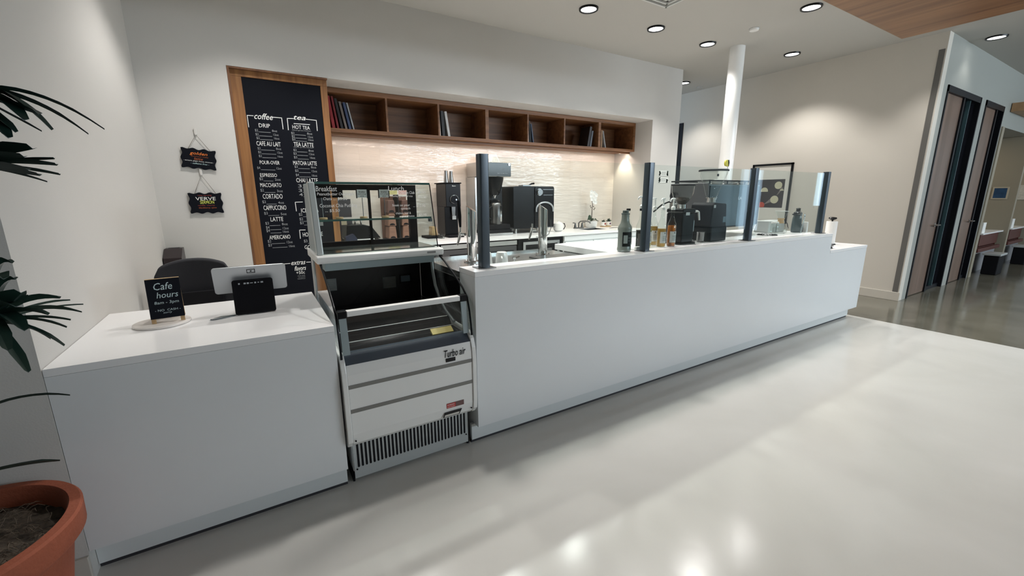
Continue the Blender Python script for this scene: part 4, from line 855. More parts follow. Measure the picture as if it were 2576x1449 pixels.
for k, (dx, lb, hh) in enumerate(((-0.045, 'leftmost of the three tapered steel cups on the black bag grinder', 0.155), (-0.01, 'middle of the three tapered steel cups on the black bag grinder', 0.155), (0.03, 'rightmost of the three tapered steel cups on the black bag grinder', 0.15))):
    c = single('steel_cup', MB().lathe([(0.033, 0), (0.021, hh), (0.018, hh), (0.030, 0.004)], seg=20), STEEL, lb, 'cup', 'steel cups standing upside down on the grinder', local=True, smooth=True)
    c.location = (gx + dx - 0.01, gy + (0.03 if k == 1 else -0.04), 1.6755)

# scoop box / wooden block left of the grinder
single('wooden_block', MB().prism([(2.02, ZB + 0.031), (2.11, ZB + 0.031), (2.085, ZB + 0.15), (2.03, ZB + 0.15)], 5.38, 5.50, 'Y'), PINE, 'pale wooden block on a black scale left of the bag grinder', 'block', bevel=0.006)
sc_ = thing('black_scale', 'flat black scale under the pale wooden block', 'scale', (2.06, 5.42, ZB + 0.0005))
obj('body', MB().box(1.93, 2.145, 5.30, 5.54, ZB + 0.001, ZB + 0.030), BLACKM, sc_, bevel=0.004)
single('clear_tub', MB().lathe([(0.045, 0), (0.052, 0.06), (0.050, 0.06), (0.043, 0.003)], seg=24), BOTG, 'small clear plastic tub between the wooden block and the grinder', 'tub', local=True).location = (2.10, 5.24, ZB + 0.0008)

# coffee brewer
t = thing('coffee_brewer', 'large steel and black coffee brewer with a paper filter stack on top', 'coffee maker', (2.91, 5.45, ZB + 0.0005))
x0, x1 = 2.69, 3.18
obj('steel_back', MB().box(x0, x0 + 0.09, 5.40, 5.68, 0.985, 1.759), STEEL, t, bevel=0.004)
obj('head', MB().box(x0, x1, 5.24, 5.66, 1.76, 1.95), STEEL, t, bevel=0.006)
p = obj('control_panel', MB().box(x0 + 0.07, x1 - 0.004, 5.230, 5.239, 1.765, 1.945), BLACKG, t, bevel=0.002)
ic = MB()
for k in range(6): ic.box(x0 + 0.27 + k * 0.028, x0 + 0.286 + k * 0.028, 5.2288, 5.2298, 1.80, 1.807)
write(ic, 'BREW', (x0 + 0.33, 5.2288, 1.86), (1, 0, 0), (0, 0, 1), 0.05, 0.014)
obj('button_marks', ic, CHALKD, p)
obj('switch_knob', MB().disc((x1 - 0.035, 5.226, 1.925), 0.017, (0, 1, 0), 20, 0.01), STEEL, p)
obj('body', MB().box(x0 + 0.0905, x1 - 0.04, 5.42, 5.66, 1.04, 1.759), BLACK, t, bevel=0.004)
obj('brew_funnel', MB().lathe([(0.055, 0), (0.085, 0.05), (0.125, 0.20), (0.13, 0.245)], (x0 + 0.29, 5.36, 1.51), 32), BLACK, t, smooth=True)
obj('drip_spout', MB().lathe([(0.012, 0), (0.02, 0.03), (0.03, 0.045)], (x0 + 0.29, 5.36, 1.465), 16), CHROME, t, smooth=True)
obj('funnel_handle', MB().tube([(x0 + 0.29, 5.25, 1.56), (x0 + 0.29, 5.19, 1.55)], 0.014), BLACKM, t)
obj('base', MB().box(x0 + 0.02, x1 - 0.01, 5.20, 5.66, 0.985, 1.03), BLACK, t, bevel=0.006)
obj('base_strip', MB().box(x0 + 0.0, x1, 5.19, 5.66, 0.953, 0.984), STEEL, t, bevel=0.003)
obj('warmer', MB().box(x0 + 0.10, x1 - 0.02, 5.23, 5.415, 1.031, 1.10), BLACKM, t, bevel=0.004)
th = thing('thermal_server', 'black and steel coffee server standing under the brewer funnel', 'coffee server', (x0 + 0.29, 5.33, 1.1005))
obj('body', MB().lathe([(0.085, 0), (0.088, 0.02), (0.088, 0.27), (0.07, 0.30)], seg=32), STEELD, th, local=True, smooth=True)
obj('lid', MB().lathe([(0.070, 0.301), (0.072, 0.32), (0.04, 0.345), (0.015, 0.352)], seg=32), BLACK, th, local=True, smooth=True)
obj('handle', MB().tube([(-0.085, -0.03, 0.25), (-0.14, -0.05, 0.23), (-0.14, -0.05, 0.10), (-0.087, -0.03, 0.07)], 0.010), BLACK, th, local=True, smooth=True)
obj('sight_glass', MB().box(0.02, 0.045, -0.092, -0.085, 0.04, 0.26), CHROME, th, local=True)
m = MB(); seg = 64; pr = [(0.055, 0.0), (0.095, 0.10), (0.098, 0.115)]; vs = []; fs = []
for r, z in pr:
    for k in range(seg):
        rr = r * (1 + 0.05 * (k % 2)); a = 2 * PI * k / seg; vs.append((rr * math.cos(a), rr * math.sin(a), z))
for i in range(2):
    for k in range(seg): fs.append((i * seg + k, i * seg + (k + 1) % seg, (i + 1) * seg + (k + 1) % seg, (i + 1) * seg + k))
fs.append(tuple(range(seg))[::-1]); m.add(vs, fs)
m.v = [(p[0], p[1], 0.115 - p[2]) for p in m.v]; m.f = [f[::-1] for f in m.f]
o = single('coffee_filters', m, PAPER, 'stack of white fluted paper filters upside down on the brewer', 'coffee filters', local=True); o.location = (x0 + 0.30, 5.42, 1.9505)

# hot water / cube machine
t = thing('cube_oven', 'black cube shaped countertop oven with a silver knob and arched handle', 'oven', (3.60, 5.45, ZB + 0.0005))
x0, x1 = 3.26, 3.99
obj('body', MB().prism(rrect(x0, x1, 1.02, 1.635, 0.03), 5.30, 5.68, 'Y'), BLACK, t, smooth=True)
p = obj('front_panel', MB().prism(rrect(x1 - 0.36, x1 - 0.01, 1.03, 1.625, 0.02), 5.285, 5.2995, 'Y'), BLACKG, t, smooth=True)
obj('knob', MB().disc((x1 - 0.285, 5.27, 1.55), 0.045, (0, 1, 0), 32, 0.03), STEELD, p, smooth=True)
obj('knob_ring', MB().disc((x1 - 0.285, 5.282, 1.55), 0.052, (0, 1, 0), 32, 0.006), STEEL, p, smooth=True)
obj('display_strip', MB().box(x1 - 0.22, x1 - 0.03, 5.279, 5.2845, 1.585, 1.591).box(x1 - 0.21, x1 - 0.04, 5.279, 5.2845, 1.505, 1.509), SILVER, p)
a_ = [(x1 - 0.19 + 0.155 * math.cos(math.radians(q)), 5.275, 1.30 + 0.10 * math.sin(math.radians(q))) for q in range(180, -1, -12)]
obj('arched_handle', MB().tube([(x1 - 0.345, 5.275, 1.26)] + a_ + [(x1 - 0.035, 5.275, 1.26)], 0.014, 10), SILVER, p, smooth=True)
obj('drip_shelf', MB().box(x1 - 0.36, x1 - 0.02, 5.23, 5.299, 1.022, 1.03), STEELD, t)
ft = MB()
for x in (x0 + 0.06, x1 - 0.1):
    for y in (5.34, 5.62): ft.cyl((x, y, 0.951), 0.018, 0.07, 14)
obj('feet', ft, STEEL, t)
t2 = thing('steel_pan', 'small steel pan with a black handle on top of the cube oven', 'pan', (3.52, 5.42, 1.636))
obj('pan', MB().box(3.46, 3.60, 5.36, 5.48, 1.636, 1.657), SILVER, t2, bevel=0.003)
obj('handle', MB().tube([(3.60, 5.42, 1.653), (3.655, 5.42, 1.675), (3.70, 5.42, 1.680)], [0.009, 0.012, 0.014], 10), BLACKM, t2, smooth=True)

# kettle-shaped white teapot
t = thing('white_teapot', 'white porcelain teapot with a dark curved handle beside the cube oven', 'teapot', (4.07, 5.28, ZB + 0.0008))
obj('body', MB().lathe([(0.045, 0), (0.072, 0.02), (0.085, 0.07), (0.075, 0.12), (0.045, 0.14), (0.012, 0.15), (0.010, 0.165)], seg=28), PORC, t, local=True, smooth=True)
obj('handle', MB().tube([(0.07, 0, 0.12), (0.12, 0, 0.115), (0.135, 0, 0.07), (0.11, 0, 0.03), (0.078, 0, 0.03)], 0.007, 8), BLACKM, t, local=True, smooth=True)

# faucet
t = thing('faucet', 'chrome two handled faucet at the back counter sink', 'faucet', (4.72, 5.56, ZB + 0.0008))
obj('base', MB().box(-0.10, 0.10, -0.025, 0.025, 0, 0.018), STEELD, t, local=True, bevel=0.006)
obj('spout', MB().tube([(0, 0, 0.018), (0, 0, 0.09), (0.02, -0.02, 0.12), (0.08, -0.09, 0.125), (0.12, -0.14, 0.11), (0.125, -0.15, 0.085)], 0.011), STEELD, t, local=True, smooth=True)
for s_ in (-1, 1):
    k_ = obj('valve', MB().lathe([(0.024, 0), (0.014, 0.05), (0.012, 0.07)], (s_ * 0.075, 0, 0.018), 16), STEELD, t, local=True, smooth=True)
    obj('lever', MB().tube([(s_ * 0.075, 0, 0.092), (s_ * 0.075 + (-0.06 if s_ < 0 else 0.06), -0.01, 0.097)], 0.007, 8), STEELD, k_, local=True)

# orchid
t = thing('orchid', 'white orchid in a round white pot by the sink', 'potted orchid', (5.00, 5.56, ZB + 0.0008))
obj('pot', MB().lathe([(0.07, 0), (0.095, 0.02), (0.105, 0.08), (0.10, 0.115), (0.092, 0.115), (0.092, 0.10)], seg=32), PORC, t, local=True, smooth=True)
obj('stem', MB().tube([(0, 0, 0.10), (0.01, 0, 0.25), (0.015, 0, 0.40), (-0.01, 0, 0.52), (-0.03, -0.01, 0.60)], [0.008, 0.006, 0.005, 0.004, 0.003], 8), mat('orchid_stem', (0.03, 0.028, 0.02), 0.7), t, local=True, smooth=True)
def leafmesh(m, a, d, L, w, dr, z):
    n = 8; vs = []; fs = []
    for i in range(n + 1):
        s = i / n; r = L * s; zz = z + 0.07 * math.sin(PI * min(1, s * 1.1)) * dr; ww = w * math.sin(PI * (0.08 + 0.92 * s) ** 0.8) if s < 1 else 0.001
        for k, q in enumerate((-1, 0, 1)):
            vs.append((r * math.cos(a) - q * ww * math.sin(a), r * math.sin(a) + q * ww * math.cos(a), zz + (0.004 if q else -0.006)))
    for i in range(n):
        for k in range(2): fs.append((i * 3 + k, (i + 1) * 3 + k, (i + 1) * 3 + k + 1, i * 3 + k + 1))
    m.add(vs, fs)
lm = MB()
for a, L, dr in ((0.1, 0.15, 0.6), (2.9, 0.13, -0.3), (1.6, 0.10, 0.8), (-0.5, 0.13, 0.3), (3.9, 0.12, 0.2)): leafmesh(lm, a, 0, L, 0.026, dr, 0.115)
lm.add([(-0.05 - 0.035 * math.cos(2 * PI * k / 14), -0.01, 0.175 + 0.045 * math.sin(2 * PI * k / 14)) for k in range(14)], [tuple(range(14))])
obj('leaves', lm, mat('orchid_leaf', (0.018, 0.05, 0.022), 0.4), t, local=True, smooth=True)
fm = MB()
rr = random.Random(3)
for k, (fx, fz) in enumerate(((-0.045, 0.60), (0.02, 0.585), (0.055, 0.55), (-0.055, 0.545), (0.0, 0.535), (-0.035, 0.485), (0.035, 0.49), (0.01, 0.445), (0.05, 0.43))):
    fy = -0.02 - 0.02 * rr.random()
    for q in range(5):
        a = 2 * PI * q / 5 + rr.random() * 0.4; L = 0.040; w = 0.019
        c = Vector((fx, fy, fz)); dd = Vector((math.cos(a), -0.25, math.sin(a))); ss = Vector((-math.sin(a), 0, math.cos(a)))
        fm.add([c, c + dd * L * 0.5 + ss * w, c + dd * L * 0.85 + ss * w * 0.7, c + dd * L, c + dd * L * 0.85 - ss * w * 0.7, c + dd * L * 0.5 - ss * w], [(0, 1, 2, 3, 4, 5)])
obj('blossoms', fm, mat('orchid_white', (0.85, 0.85, 0.83), 0.6), t, local=True)
bm2 = MB()
for fx, fz in ((0.04, 0.36), (-0.03, 0.37), (0.07, 0.33), (0.055, 0.31), (-0.015, 0.345)): bm2.lathe([(0.001, -0.012), (0.010, 0), (0.001, 0.012)], (fx, 0, fz), 8)
obj('buds', bm2, mat('orchid_stem', (0.03, 0.028, 0.02), 0.7), t, local=True, smooth=True)

# two succulents
tr = single('plant_tray', MB().prism([(5.37 + 0.12 * math.cos(2 * PI * k / 28), 5.59 + 0.07 * math.sin(2 * PI * k / 28)) for k in range(28)], ZB + 0.001, ZB + 0.014, 'Z'), PINE, 'small oval wooden tray under the two succulent pots', 'tray', bevel=0.003)
def succulent(x, y, label, tall):
    t = thing('potted_succulent', label, 'potted plant', (x, y, ZB + 0.0148), 'two small succulents in patterned white pots')
    p = obj('pot', MB().lathe([(0.036, 0), (0.046, 0.01), (0.048, 0.075), (0.042, 0.075), (0.042, 0.065)], seg=24), PORC, t, local=True, smooth=True)
    obj('flower_print', MB().disc((0.0, -0.0475, 0.042), 0.018, (0, 1, 0), 14, 0.002), REDC if tall < 1 else mat('print_violet', (0.12, 0.05, 0.10), 0.6), p, local=True)
    q = MB(); r_ = random.Random(int(x * 100))
    for k in range(26):
        a = r_.random() * 2 * PI; e = 0.3 + r_.random() * 1.1; L = (0.03 + 0.02 * r_.random()) * (1 if tall < 1 else 1.5)
        d_ = Vector((math.cos(a) * math.cos(e), math.sin(a) * math.cos(e), math.sin(e)))
        q.tube([Vector((0, 0, 0.066)) + d_ * 0.008, Vector((0, 0, 0.066)) + d_ * L * 0.6, Vector((0, 0, 0.066)) + d_ * L], [0.006, 0.007, 0.001], 5)
    obj('foliage', q, mat('succulent_green', (0.02, 0.045, 0.03), 0.5), t, local=True, smooth=True)
succulent(5.305, 5.58, 'left patterned pot with a low dark succulent, next to the orchid', 0.8)
succulent(5.435, 5.59, 'right patterned pot with a taller succulent, at the end of the back counter', 1.4)

# things seen through the display case
t = thing('coffee_bag_rack', 'dark rack holding brown coffee bags on the back counter', 'coffee rack', (1.60, 5.50, ZB + 0.0008))
obj('divider', MB().box(1.592, 1.606, 5.40, 5.60, ZB + 0.001, 1.52), BLACKM, t)
obj('shelf', MB().box(1.43, 1.77, 5.40, 5.62, ZB + 0.001, ZB + 0.012), BLACKM, t)
obj('back_plate', MB().box(1.43, 1.77, 5.61, 5.62, ZB + 0.013, 1.50), mat('rack_brown', (0.16, 0.08, 0.055), 0.6), t)
KRAFT = mat('kraft_brown', (0.25, 0.125, 0.082), 0.6, noise=0.08, nscale=12); KRAFTD = mat('kraft_dark', (0.13, 0.06, 0.045), 0.6, noise=0.1, nscale=12)
rows_ = (('bottom', 0.0132), ('second', 0.178), ('third', 0.343))
for i, (nm_, z) in enumerate(rows_):
    for j, x in enumerate((1.51, 1.688)):
        b = thing('coffee_bag', '%s brown coffee bag in the %s row of the rack' % (('left', 'right')[j], nm_), 'coffee bag', (x, 5.48, ZB + z), 'brown coffee bags in the rack')
        obj('bag', MB().prism([(-0.055, 0), (0.055, 0), (0.045, 0.13), (0.04, 0.162), (-0.04, 0.162), (-0.045, 0.13)], -0.07, 0.11, 'Y').rot(0), KRAFTD if i == 2 else KRAFT, b, local=True, bevel=0.012)
        obj('window_cutout', MB().prism([(0.034 * math.cos(math.radians(q)), 0.012 + 0.024 * math.sin(math.radians(q))) for q in range(0, 181, 15)], -0.0722, -0.0702, 'Y'), BLACKM, b, local=True)
        w_ = MB(); write(w_, 'Coffee', (-0.025, -0.0712, 0.085), (1, 0, 0), (0, 0, 1), 0.05, 0.014)
        obj('bag_lettering', w_, KRAFTD if i < 2 else KRAFT, b, local=True)
single('flower_card', MB().box(1.45, 1.60, 5.43, 5.432, 1.5225, 1.66), mat('card_yellow', (0.52, 0.46, 0.20), 0.7, noise=0.25, nscale=25), 'yellow printed card above the coffee bags', 'card')
single('flower_card', MB().box(1.62, 1.72, 5.43, 5.432, 1.5225, 1.62), mat('card_pink', (0.62, 0.36, 0.32), 0.7, noise=0.2, nscale=25), 'pink printed card above the coffee bags', 'card')
t = thing('sandwich_press', 'black countertop press with a chrome handle seen through the case', 'sandwich press', (1.05, 5.35, ZB + 0.0008))
obj('lower_body', MB().box(0.90, 1.30, 5.18, 5.52, ZB + 0.001, ZB + 0.045), BLACKM, t, bevel=0.006)
obj('plate_line', MB().box(0.91, 1.22, 5.186, 5.51, ZB + 0.046, ZB + 0.056), WHITEP, t)
obj('hood', MB().prism([(0.90, ZB + 0.057), (1.30, ZB + 0.057), (1.20, ZB + 0.20), (1.10, ZB + 0.225), (0.92, ZB + 0.225)], 5.19, 5.51, 'Y'), BLACK, t, bevel=0.008)
obj('chrome_handle', MB().tube([(1.02, 5.26, ZB + 0.222), (1.025, 5.24, ZB + 0.27), (1.06, 5.24, ZB + 0.29), (1.09, 5.24, ZB + 0.27), (1.095, 5.26, ZB + 0.222)], 0.011), CHROME, t, smooth=True)
single('navy_box', MB().prism([(0.86, 1.052), (0.86, 0.951), (0.985, 0.951), (0.985, 1.03), (0.95, 1.085)], 4.99, 5.10, 'Y'), mat('navy_card', (0.012, 0.016, 0.04), 0.5), 'small navy box next to the sandwich press', 'box', bevel=0.002)
single('charcoal_panel', MB().box(0.90, 1.06, 5.60, 5.66, 0.9515, 1.47), mat('panel_grey', (0.05, 0.045, 0.05), 0.5), 'tall dark grey panel leaning at the back behind the sandwich press', 'panel')
single('note_card', MB().box(0.87, 0.93, 5.24, 5.243, 1.1765, 1.25), mat('note_cream', (0.50, 0.42, 0.28), 0.7), 'small cream note card on the sandwich press', 'card')

# ================================================================ ON THE ORDER COUNTER
rd = single('marble_board', MB().lathe([(0.110, 0), (0.113, 0.004), (0.112, 0.010), (0.109, 0.0115)], seg=48), mat('pale_marble', (0.74, 0.70, 0.66), 0.35, noise=0.05), 'flat round pale stone board under the cafe hours sign', 'board', local=True, smooth=True); rd.location = (-0.435, 2.560, 0.9005)
t = thing('table_sign', 'small black A-frame chalkboard sign with cafe hours', 'sign', (-0.41, 2.575, 0.9125))
AX = math.radians(3)
def aframe(front):
    m = MB(); y0, y1 = (-0.045, -0.008) if front else (0.055, -0.003)
    z0, z1 = 0.0, 0.198
    return y0, y1, z0, z1
def slab(x0, x1, s0, s1, off, th, A, B):
    """box between heights s0,s1 (fraction) along the line A-B in the y,z plane"""
    A = Vector((0, *A)); B = Vector((0, *B)); d = (B - A); n = Vector((0, -d.z, d.y)).normalized()
    if n.y > 0: n = -n
    a = A + d * s0; b = A + d * s1; q = MB(); vs = []
    for p in (a, b):
        for o_ in (off, off + th): 
            c = p + n * o_; vs += [(x0, c.y, c.z), (x1, c.y, c.z)]
    q.add(vs, [(0, 1, 3, 2), (4, 6, 7, 5), (0, 4, 5, 1), (2, 3, 7, 6), (0, 2, 6, 4), (1, 5, 7, 3)])
    return q
FA, FB = (-0.048, 0.0), (-0.004, 0.205); RA, RB = (0.070, 0.0), (0.004, 0.205)
lg = slab(-0.063, -0.046, 0.0, 0.995, 0.0, 0.006, FA, FB); l2 = slab(0.046, 0.063, 0.0, 0.995, 0.0, 0.006, FA, FB)
obj('front_leg', lg, PINE, t, local=True); obj('front_leg', l2, PINE, t, local=True)
obj('rear_leg', slab(-0.063, -0.046, 0.0, 1.0, -0.006, 0.006, RA, RB), PINE, t, local=True); obj('rear_leg', slab(0.046, 0.063, 0.0, 1.0, -0.006, 0.006, RA, RB), PINE, t, local=True)
obj('rear_board', slab(-0.063, 0.063, 0.14, 0.99, -0.0095, 0.003, RA, RB), PINE, t, local=True)
obj('top_edge', MB().box(-0.064, 0.064, -0.011, 0.006, 0.204, 0.208), PINE, t, local=True)
bd = obj('chalkboard', slab(-0.0645, 0.0645, 0.10, 1.0, 0.0062, 0.004, FA, FB), CHALK, t, local=True)
n_ = Vector((0, -(FB[1] - FA[1]), FB[0] - FA[0])).normalized(); up = Vector((0, FB[0] - FA[0], FB[1] - FA[1])).normalized(); base_ = Vector((0, FA[0], FA[1])) + n_ * 0.0108
for txt, xa, xb, s, h, sh in (('Cafe', -0.036, 0.034, 0.80, 0.034, 0.2), ('hours', -0.030, 0.052, 0.60, 0.028, 0.2), ('8am - 3pm', -0.042, 0.050, 0.42, 0.018, 0.1), ('- NO  CASH -', -0.044, 0.052, 0.255, 0.010, 0.0), ('sorry', -0.015, 0.018, 0.185, 0.008, 0.2)):
    q = write(MB(), txt, base_ + up * (0.21 * s - h / 2 + 0.006) + Vector((xa, 0, 0)), (1, 0, 0), up, xb - xa, h, sh, 0.0)
    obj('chalk_lettering', q, mat('chalk_bluish', (0.45, 0.55, 0.56), 0.9), bd, local=True)
t.rotation_euler = (0, 0, math.radians(6))

# register
t = thing('register_display', 'silver tablet register with a black customer screen on the order counter', 'cash register', (-0.04, 2.60, 0.9005))
obj('stand', MB().prism([(2.545, 0.902), (2.72, 0.902), (2.70, 0.910), (2.64, 1.04), (2.62, 1.04), (2.60, 0.910)], -0.09, 0.02, 'X'), SILVER, t, bevel=0.003)
def tilted(x0, x1, yb, zb_, yt, zt_, th, r):
    A = Vector((0, yb, zb_)); d = Vector((0, yt - yb, zt_ - zb_)); L = d.length; d.normalize(); n = Vector((0, d.z, -d.y))
    pts = rrect(x0, x1, 0, L, r); m = MB()
    vs = [Vector((p[0], 0, 0)) + A + d * p[1] for p in pts]; k = len(vs)
    m.add([tuple(v) for v in vs] + [tuple(v + n * th) for v in vs], [tuple(range(k)), tuple(range(k, 2 * k))[::-1]] + [(i, k + i, k + (i + 1) % k, (i + 1) % k) for i in range(k)])
    return m, d, n
m, d_, n_ = tilted(-0.212, 0.118, 2.60, 1.008, 2.555, 1.148, 0.008, 0.014)
tb = obj('tablet', m, SILVER, t, smooth=True)
m, _, _ = tilted(-0.211, 0.117, 2.6085, 1.010, 2.5635, 1.15, 0.003, 0.014)
obj('tablet_screen', m, BLACKG, t)
ic = MB(); c0 = Vector((-0.043, 2.5625, 1.122))
for a, b, c, e in ((-0.019, 0.019, -0.011, -0.008), (-0.019, 0.019, 0.008, 0.011), (-0.019, -0.016, -0.008, 0.008), (0.016, 0.019, -0.008, 0.008), (-0.004, 0.004, -0.003, 0.003)):
    P = [c0 + Vector((x, 0, 0)) + d_ * z - n_ * 0.0010 for x, z in ((a, c), (b, c), (b, e), (a, e))]; ic.add([tuple(p) for p in P], [(0, 1, 2, 3)])
obj('maker_mark', ic, BLACKM, tb, label='square mark on the back of the tablet')
m, d2, n2 = tilted(-0.134, 0.050, 2.517, 0.904, 2.548, 1.082, 0.012, 0.012)
cs = obj('customer_screen', m, BLACKG, t, smooth=True, label='black square customer screen')
ic = MB(); c0 = Vector((-0.042, 2.545, 1.062))
for k, (x, w_) in enumerate(((-0.060, 0.008), (-0.035, 0.010), (-0.021, 0.010), (-0.005, 0.013), (0.012, 0.008), (0.026, 0.007), (0.042, 0.012))):
    h_ = 0.004 if k not in (3, 5) else 0.002
    P = [c0 + Vector((x + u * w_ / 2, 0, 0)) + d2 * v * h_ - n2 * 0.0035 for u, v in ((-1, -1), (1, -1), (1, 1), (-1, 1))]; ic.add([tuple(p) for p in P], [(0, 1, 2, 3)])
obj('card_marks', ic, CHALKD, cs)
cord = [(-0.12, 2.535, 0.905), (-0.155, 2.53, 0.904), (-0.18, 2.515, 0.9035), (-0.20, 2.50, 0.9035), (-0.225, 2.492, 0.9035), (-0.24, 2.50, 0.9035)]
obj('cord', MB().tube(cord, 0.0022, 8), mat('cord_grey', (0.10, 0.12, 0.13), 0.5), t, smooth=True)
t = thing('grey_pad', 'thin grey pad on the order counter left of the register', 'pad', (-0.20, 2.52, 0.9005))
obj('pad', MB().prism([(-0.245, 2.492), (-0.19, 2.497), (-0.145, 2.52), (-0.135, 2.545), (-0.20, 2.56)], 0.9008, 0.9022, 'Z'), mat('pad_grey', (0.33, 0.36, 0.37), 0.5), t)

# ================================================================ CHAIR AND BIN BEHIND THE ORDER COUNTER
t = thing('office_chair', 'dark charcoal upholstered office chair behind the order counter', 'chair', (-0.40, 3.62, 0))
back = []
n = 14; vs = []; fs = []
W0 = 0.225
prof_ = []
for j in range(13):
    z = 0.55 + 0.50 * j / 12
    for i in range(n + 1):
        u = -1 + 2 * i / n
        top = 1.045 - 0.055 * abs(u) ** 2.2 - (0.045 * max(0, (abs(u) - 0.85) / 0.15) ** 2)
        zz = 0.55 + (top + 0.035 - 0.55) * j / 12
        ww = W0 * (0.86 + 0.14 * min(1, j / 6)) * (1 - 0.05 * max(0, (j - 9) / 3) ** 2)
        vs.append((-0.40 + u * ww, 3.60 + 0.05 * u * u * -1 + 0.05 * (j / 12) , zz))
nb = len(vs)
vs += [(v[0], v[1] + 0.07, v[2]) for v in vs[:nb]]
for j in range(12):
    for i in range(n):
        a = j * (n + 1) + i
        fs.append((a, a + 1, a + n + 2, a + n + 1)); fs.append((nb + a, nb + a + n + 1, nb + a + n + 2, nb + a + 1))
for i in range(n):
    fs.append((i, nb + i, nb + i + 1, i + 1)); a = 12 * (n + 1) + i; fs.append((a, a + 1, nb + a + 1, nb + a))
for j in range(12):
    a = j * (n + 1); fs.append((a, a + n + 1, nb + a + n + 1, nb + a)); a += n; fs.append((a, nb + a, nb + a + n + 1, a + n + 1))
obj('backrest', MB().add(vs, fs), FABRIC, t, smooth=True, bevel=0.015, seg=3)
obj('back_panel', MB().box(-0.56, -0.24, 3.575, 3.59, 0.62, 0.86), BLACKM, t, bevel=0.006)
obj('seat', MB().prism(rrect(-0.64, -0.16, 3.70, 4.16, 0.08), 0.44, 0.52, 'Z'), FABRIC, t, bevel=0.02, seg=3, smooth=True)
obj('back_bracket', MB().tube([(-0.40, 3.67, 0.75), (-0.40, 3.64, 0.55), (-0.40, 3.72, 0.41), (-0.40, 3.90, 0.41)], 0.02), BLACKM, t, smooth=True)
obj('gas_lift', MB().cyl((-0.40, 3.93, 0.10), 0.028, 0.335, 16), BLACKM, t, smooth=True)
for s_ in (-1, 1):
    obj('armrest', MB().tube([(-0.40 + s_ * 0.23, 3.78, 0.47), (-0.40 + s_ * 0.27, 3.78, 0.62), (-0.40 + s_ * 0.27, 3.98, 0.64)], 0.016).box(-0.40 + s_ * 0.27 - 0.03, -0.40 + s_ * 0.27 + 0.03, 3.75, 4.02, 0.64, 0.665), BLACKM, t)
for k in range(5):
    a = 2 * PI * k / 5 + 0.3; ex, ey = -0.40 + 0.29 * math.cos(a), 3.93 + 0.29 * math.sin(a)
    l_ = obj('leg', MB().tube([(-0.40, 3.93, 0.115), (ex, ey, 0.075)], [0.026, 0.014], 8), BLACKM, t)
    obj('caster', MB().disc((ex, ey, 0.029), 0.028, (-math.sin(a), math.cos(a), 0), 16, 0.035), BLACKM, l_, smooth=True)
t = thing('slant_topped_box', 'dark brown slant-topped box standing by the wall behind the chair', 'box', (-0.66, 4.74, 0))
BR = mat('dark_brown_leatherette', (0.018, 0.010, 0.012), 0.3)
obj('body', MB().prism([(4.62, 0.0), (4.86, 0.0), (4.86, 1.055), (4.76, 1.055), (4.62, 0.985)], -0.705, -0.575, 'X'), BR, t, bevel=0.004)
obj('lid_slot', MB().box(-0.68, -0.60, 4.79, 4.83, 1.0552, 1.057), BLACKM, t)

# ================================================================ PALM
t = thing('potted_palm', 'dark green palm in a large terracotta pot at the left edge', 'potted palm', (-0.89, 1.735, 0))
pc = (-0.89, 1.735, 0)
obj('pot', MB().lathe([(0.185, 0.0), (0.205, 0.05), (0.262, 0.405), (0.283, 0.425), (0.298, 0.445), (0.300, 0.512), (0.294, 0.520), (0.268, 0.520), (0.262, 0.512), (0.258, 0.44)], pc, 72), TERRA, t, smooth=True)
sm = MB(); seg = 40; vs = [(pc[0], pc[1], 0.475)]; fs = []; rr = random.Random(5)
for j in range(1, 9):
    for k in range(seg):
        a = 2 * PI * k / seg; r = 0.2575 * j / 8; vs.append((pc[0] + r * math.cos(a), pc[1] + r * math.sin(a), 0.468 + rr.uniform(-0.008, 0.008) - 0.02 * (j / 8) ** 2))
for k in range(seg): fs.append((0, 1 + k, 1 + (k + 1) % seg))
for j in range(7):
    for k in range(seg): fs.append((1 + j * seg + k, 1 + (j + 1) * seg + k, 1 + (j + 1) * seg + (k + 1) % seg, 1 + j * seg + (k + 1) % seg))
so = obj('soil', sm.add(vs, fs), SOIL, t, smooth=True)
fb = MB()
for k in range(420):
    a = rr.random() * 2 * PI; r = 0.235 * math.sqrt(rr.random()); x, y = pc[0] + r * math.cos(a), pc[1] + r * math.sin(a)
    b = rr.random() * 2 * PI; L = rr.uniform(0.015, 0.05); c = rr.uniform(-1.5, 1.5)
    P = []
    for q in range(4):
        bb = b + c * q / 3; P.append((x, y, 0.470 + 0.012 * math.sin(PI * q / 3) + rr.uniform(0, 0.004)))
        x += L / 3 * math.cos(bb); y += L / 3 * math.sin(bb)
    if max(math.hypot(p[0] - pc[0], p[1] - pc[1]) for p in P) < 0.25: fb.tube(P, 0.0008, 3, False)
fbo = obj('moss_fibres', fb, MOSSF, so); fbo['kind'] = 'stuff'
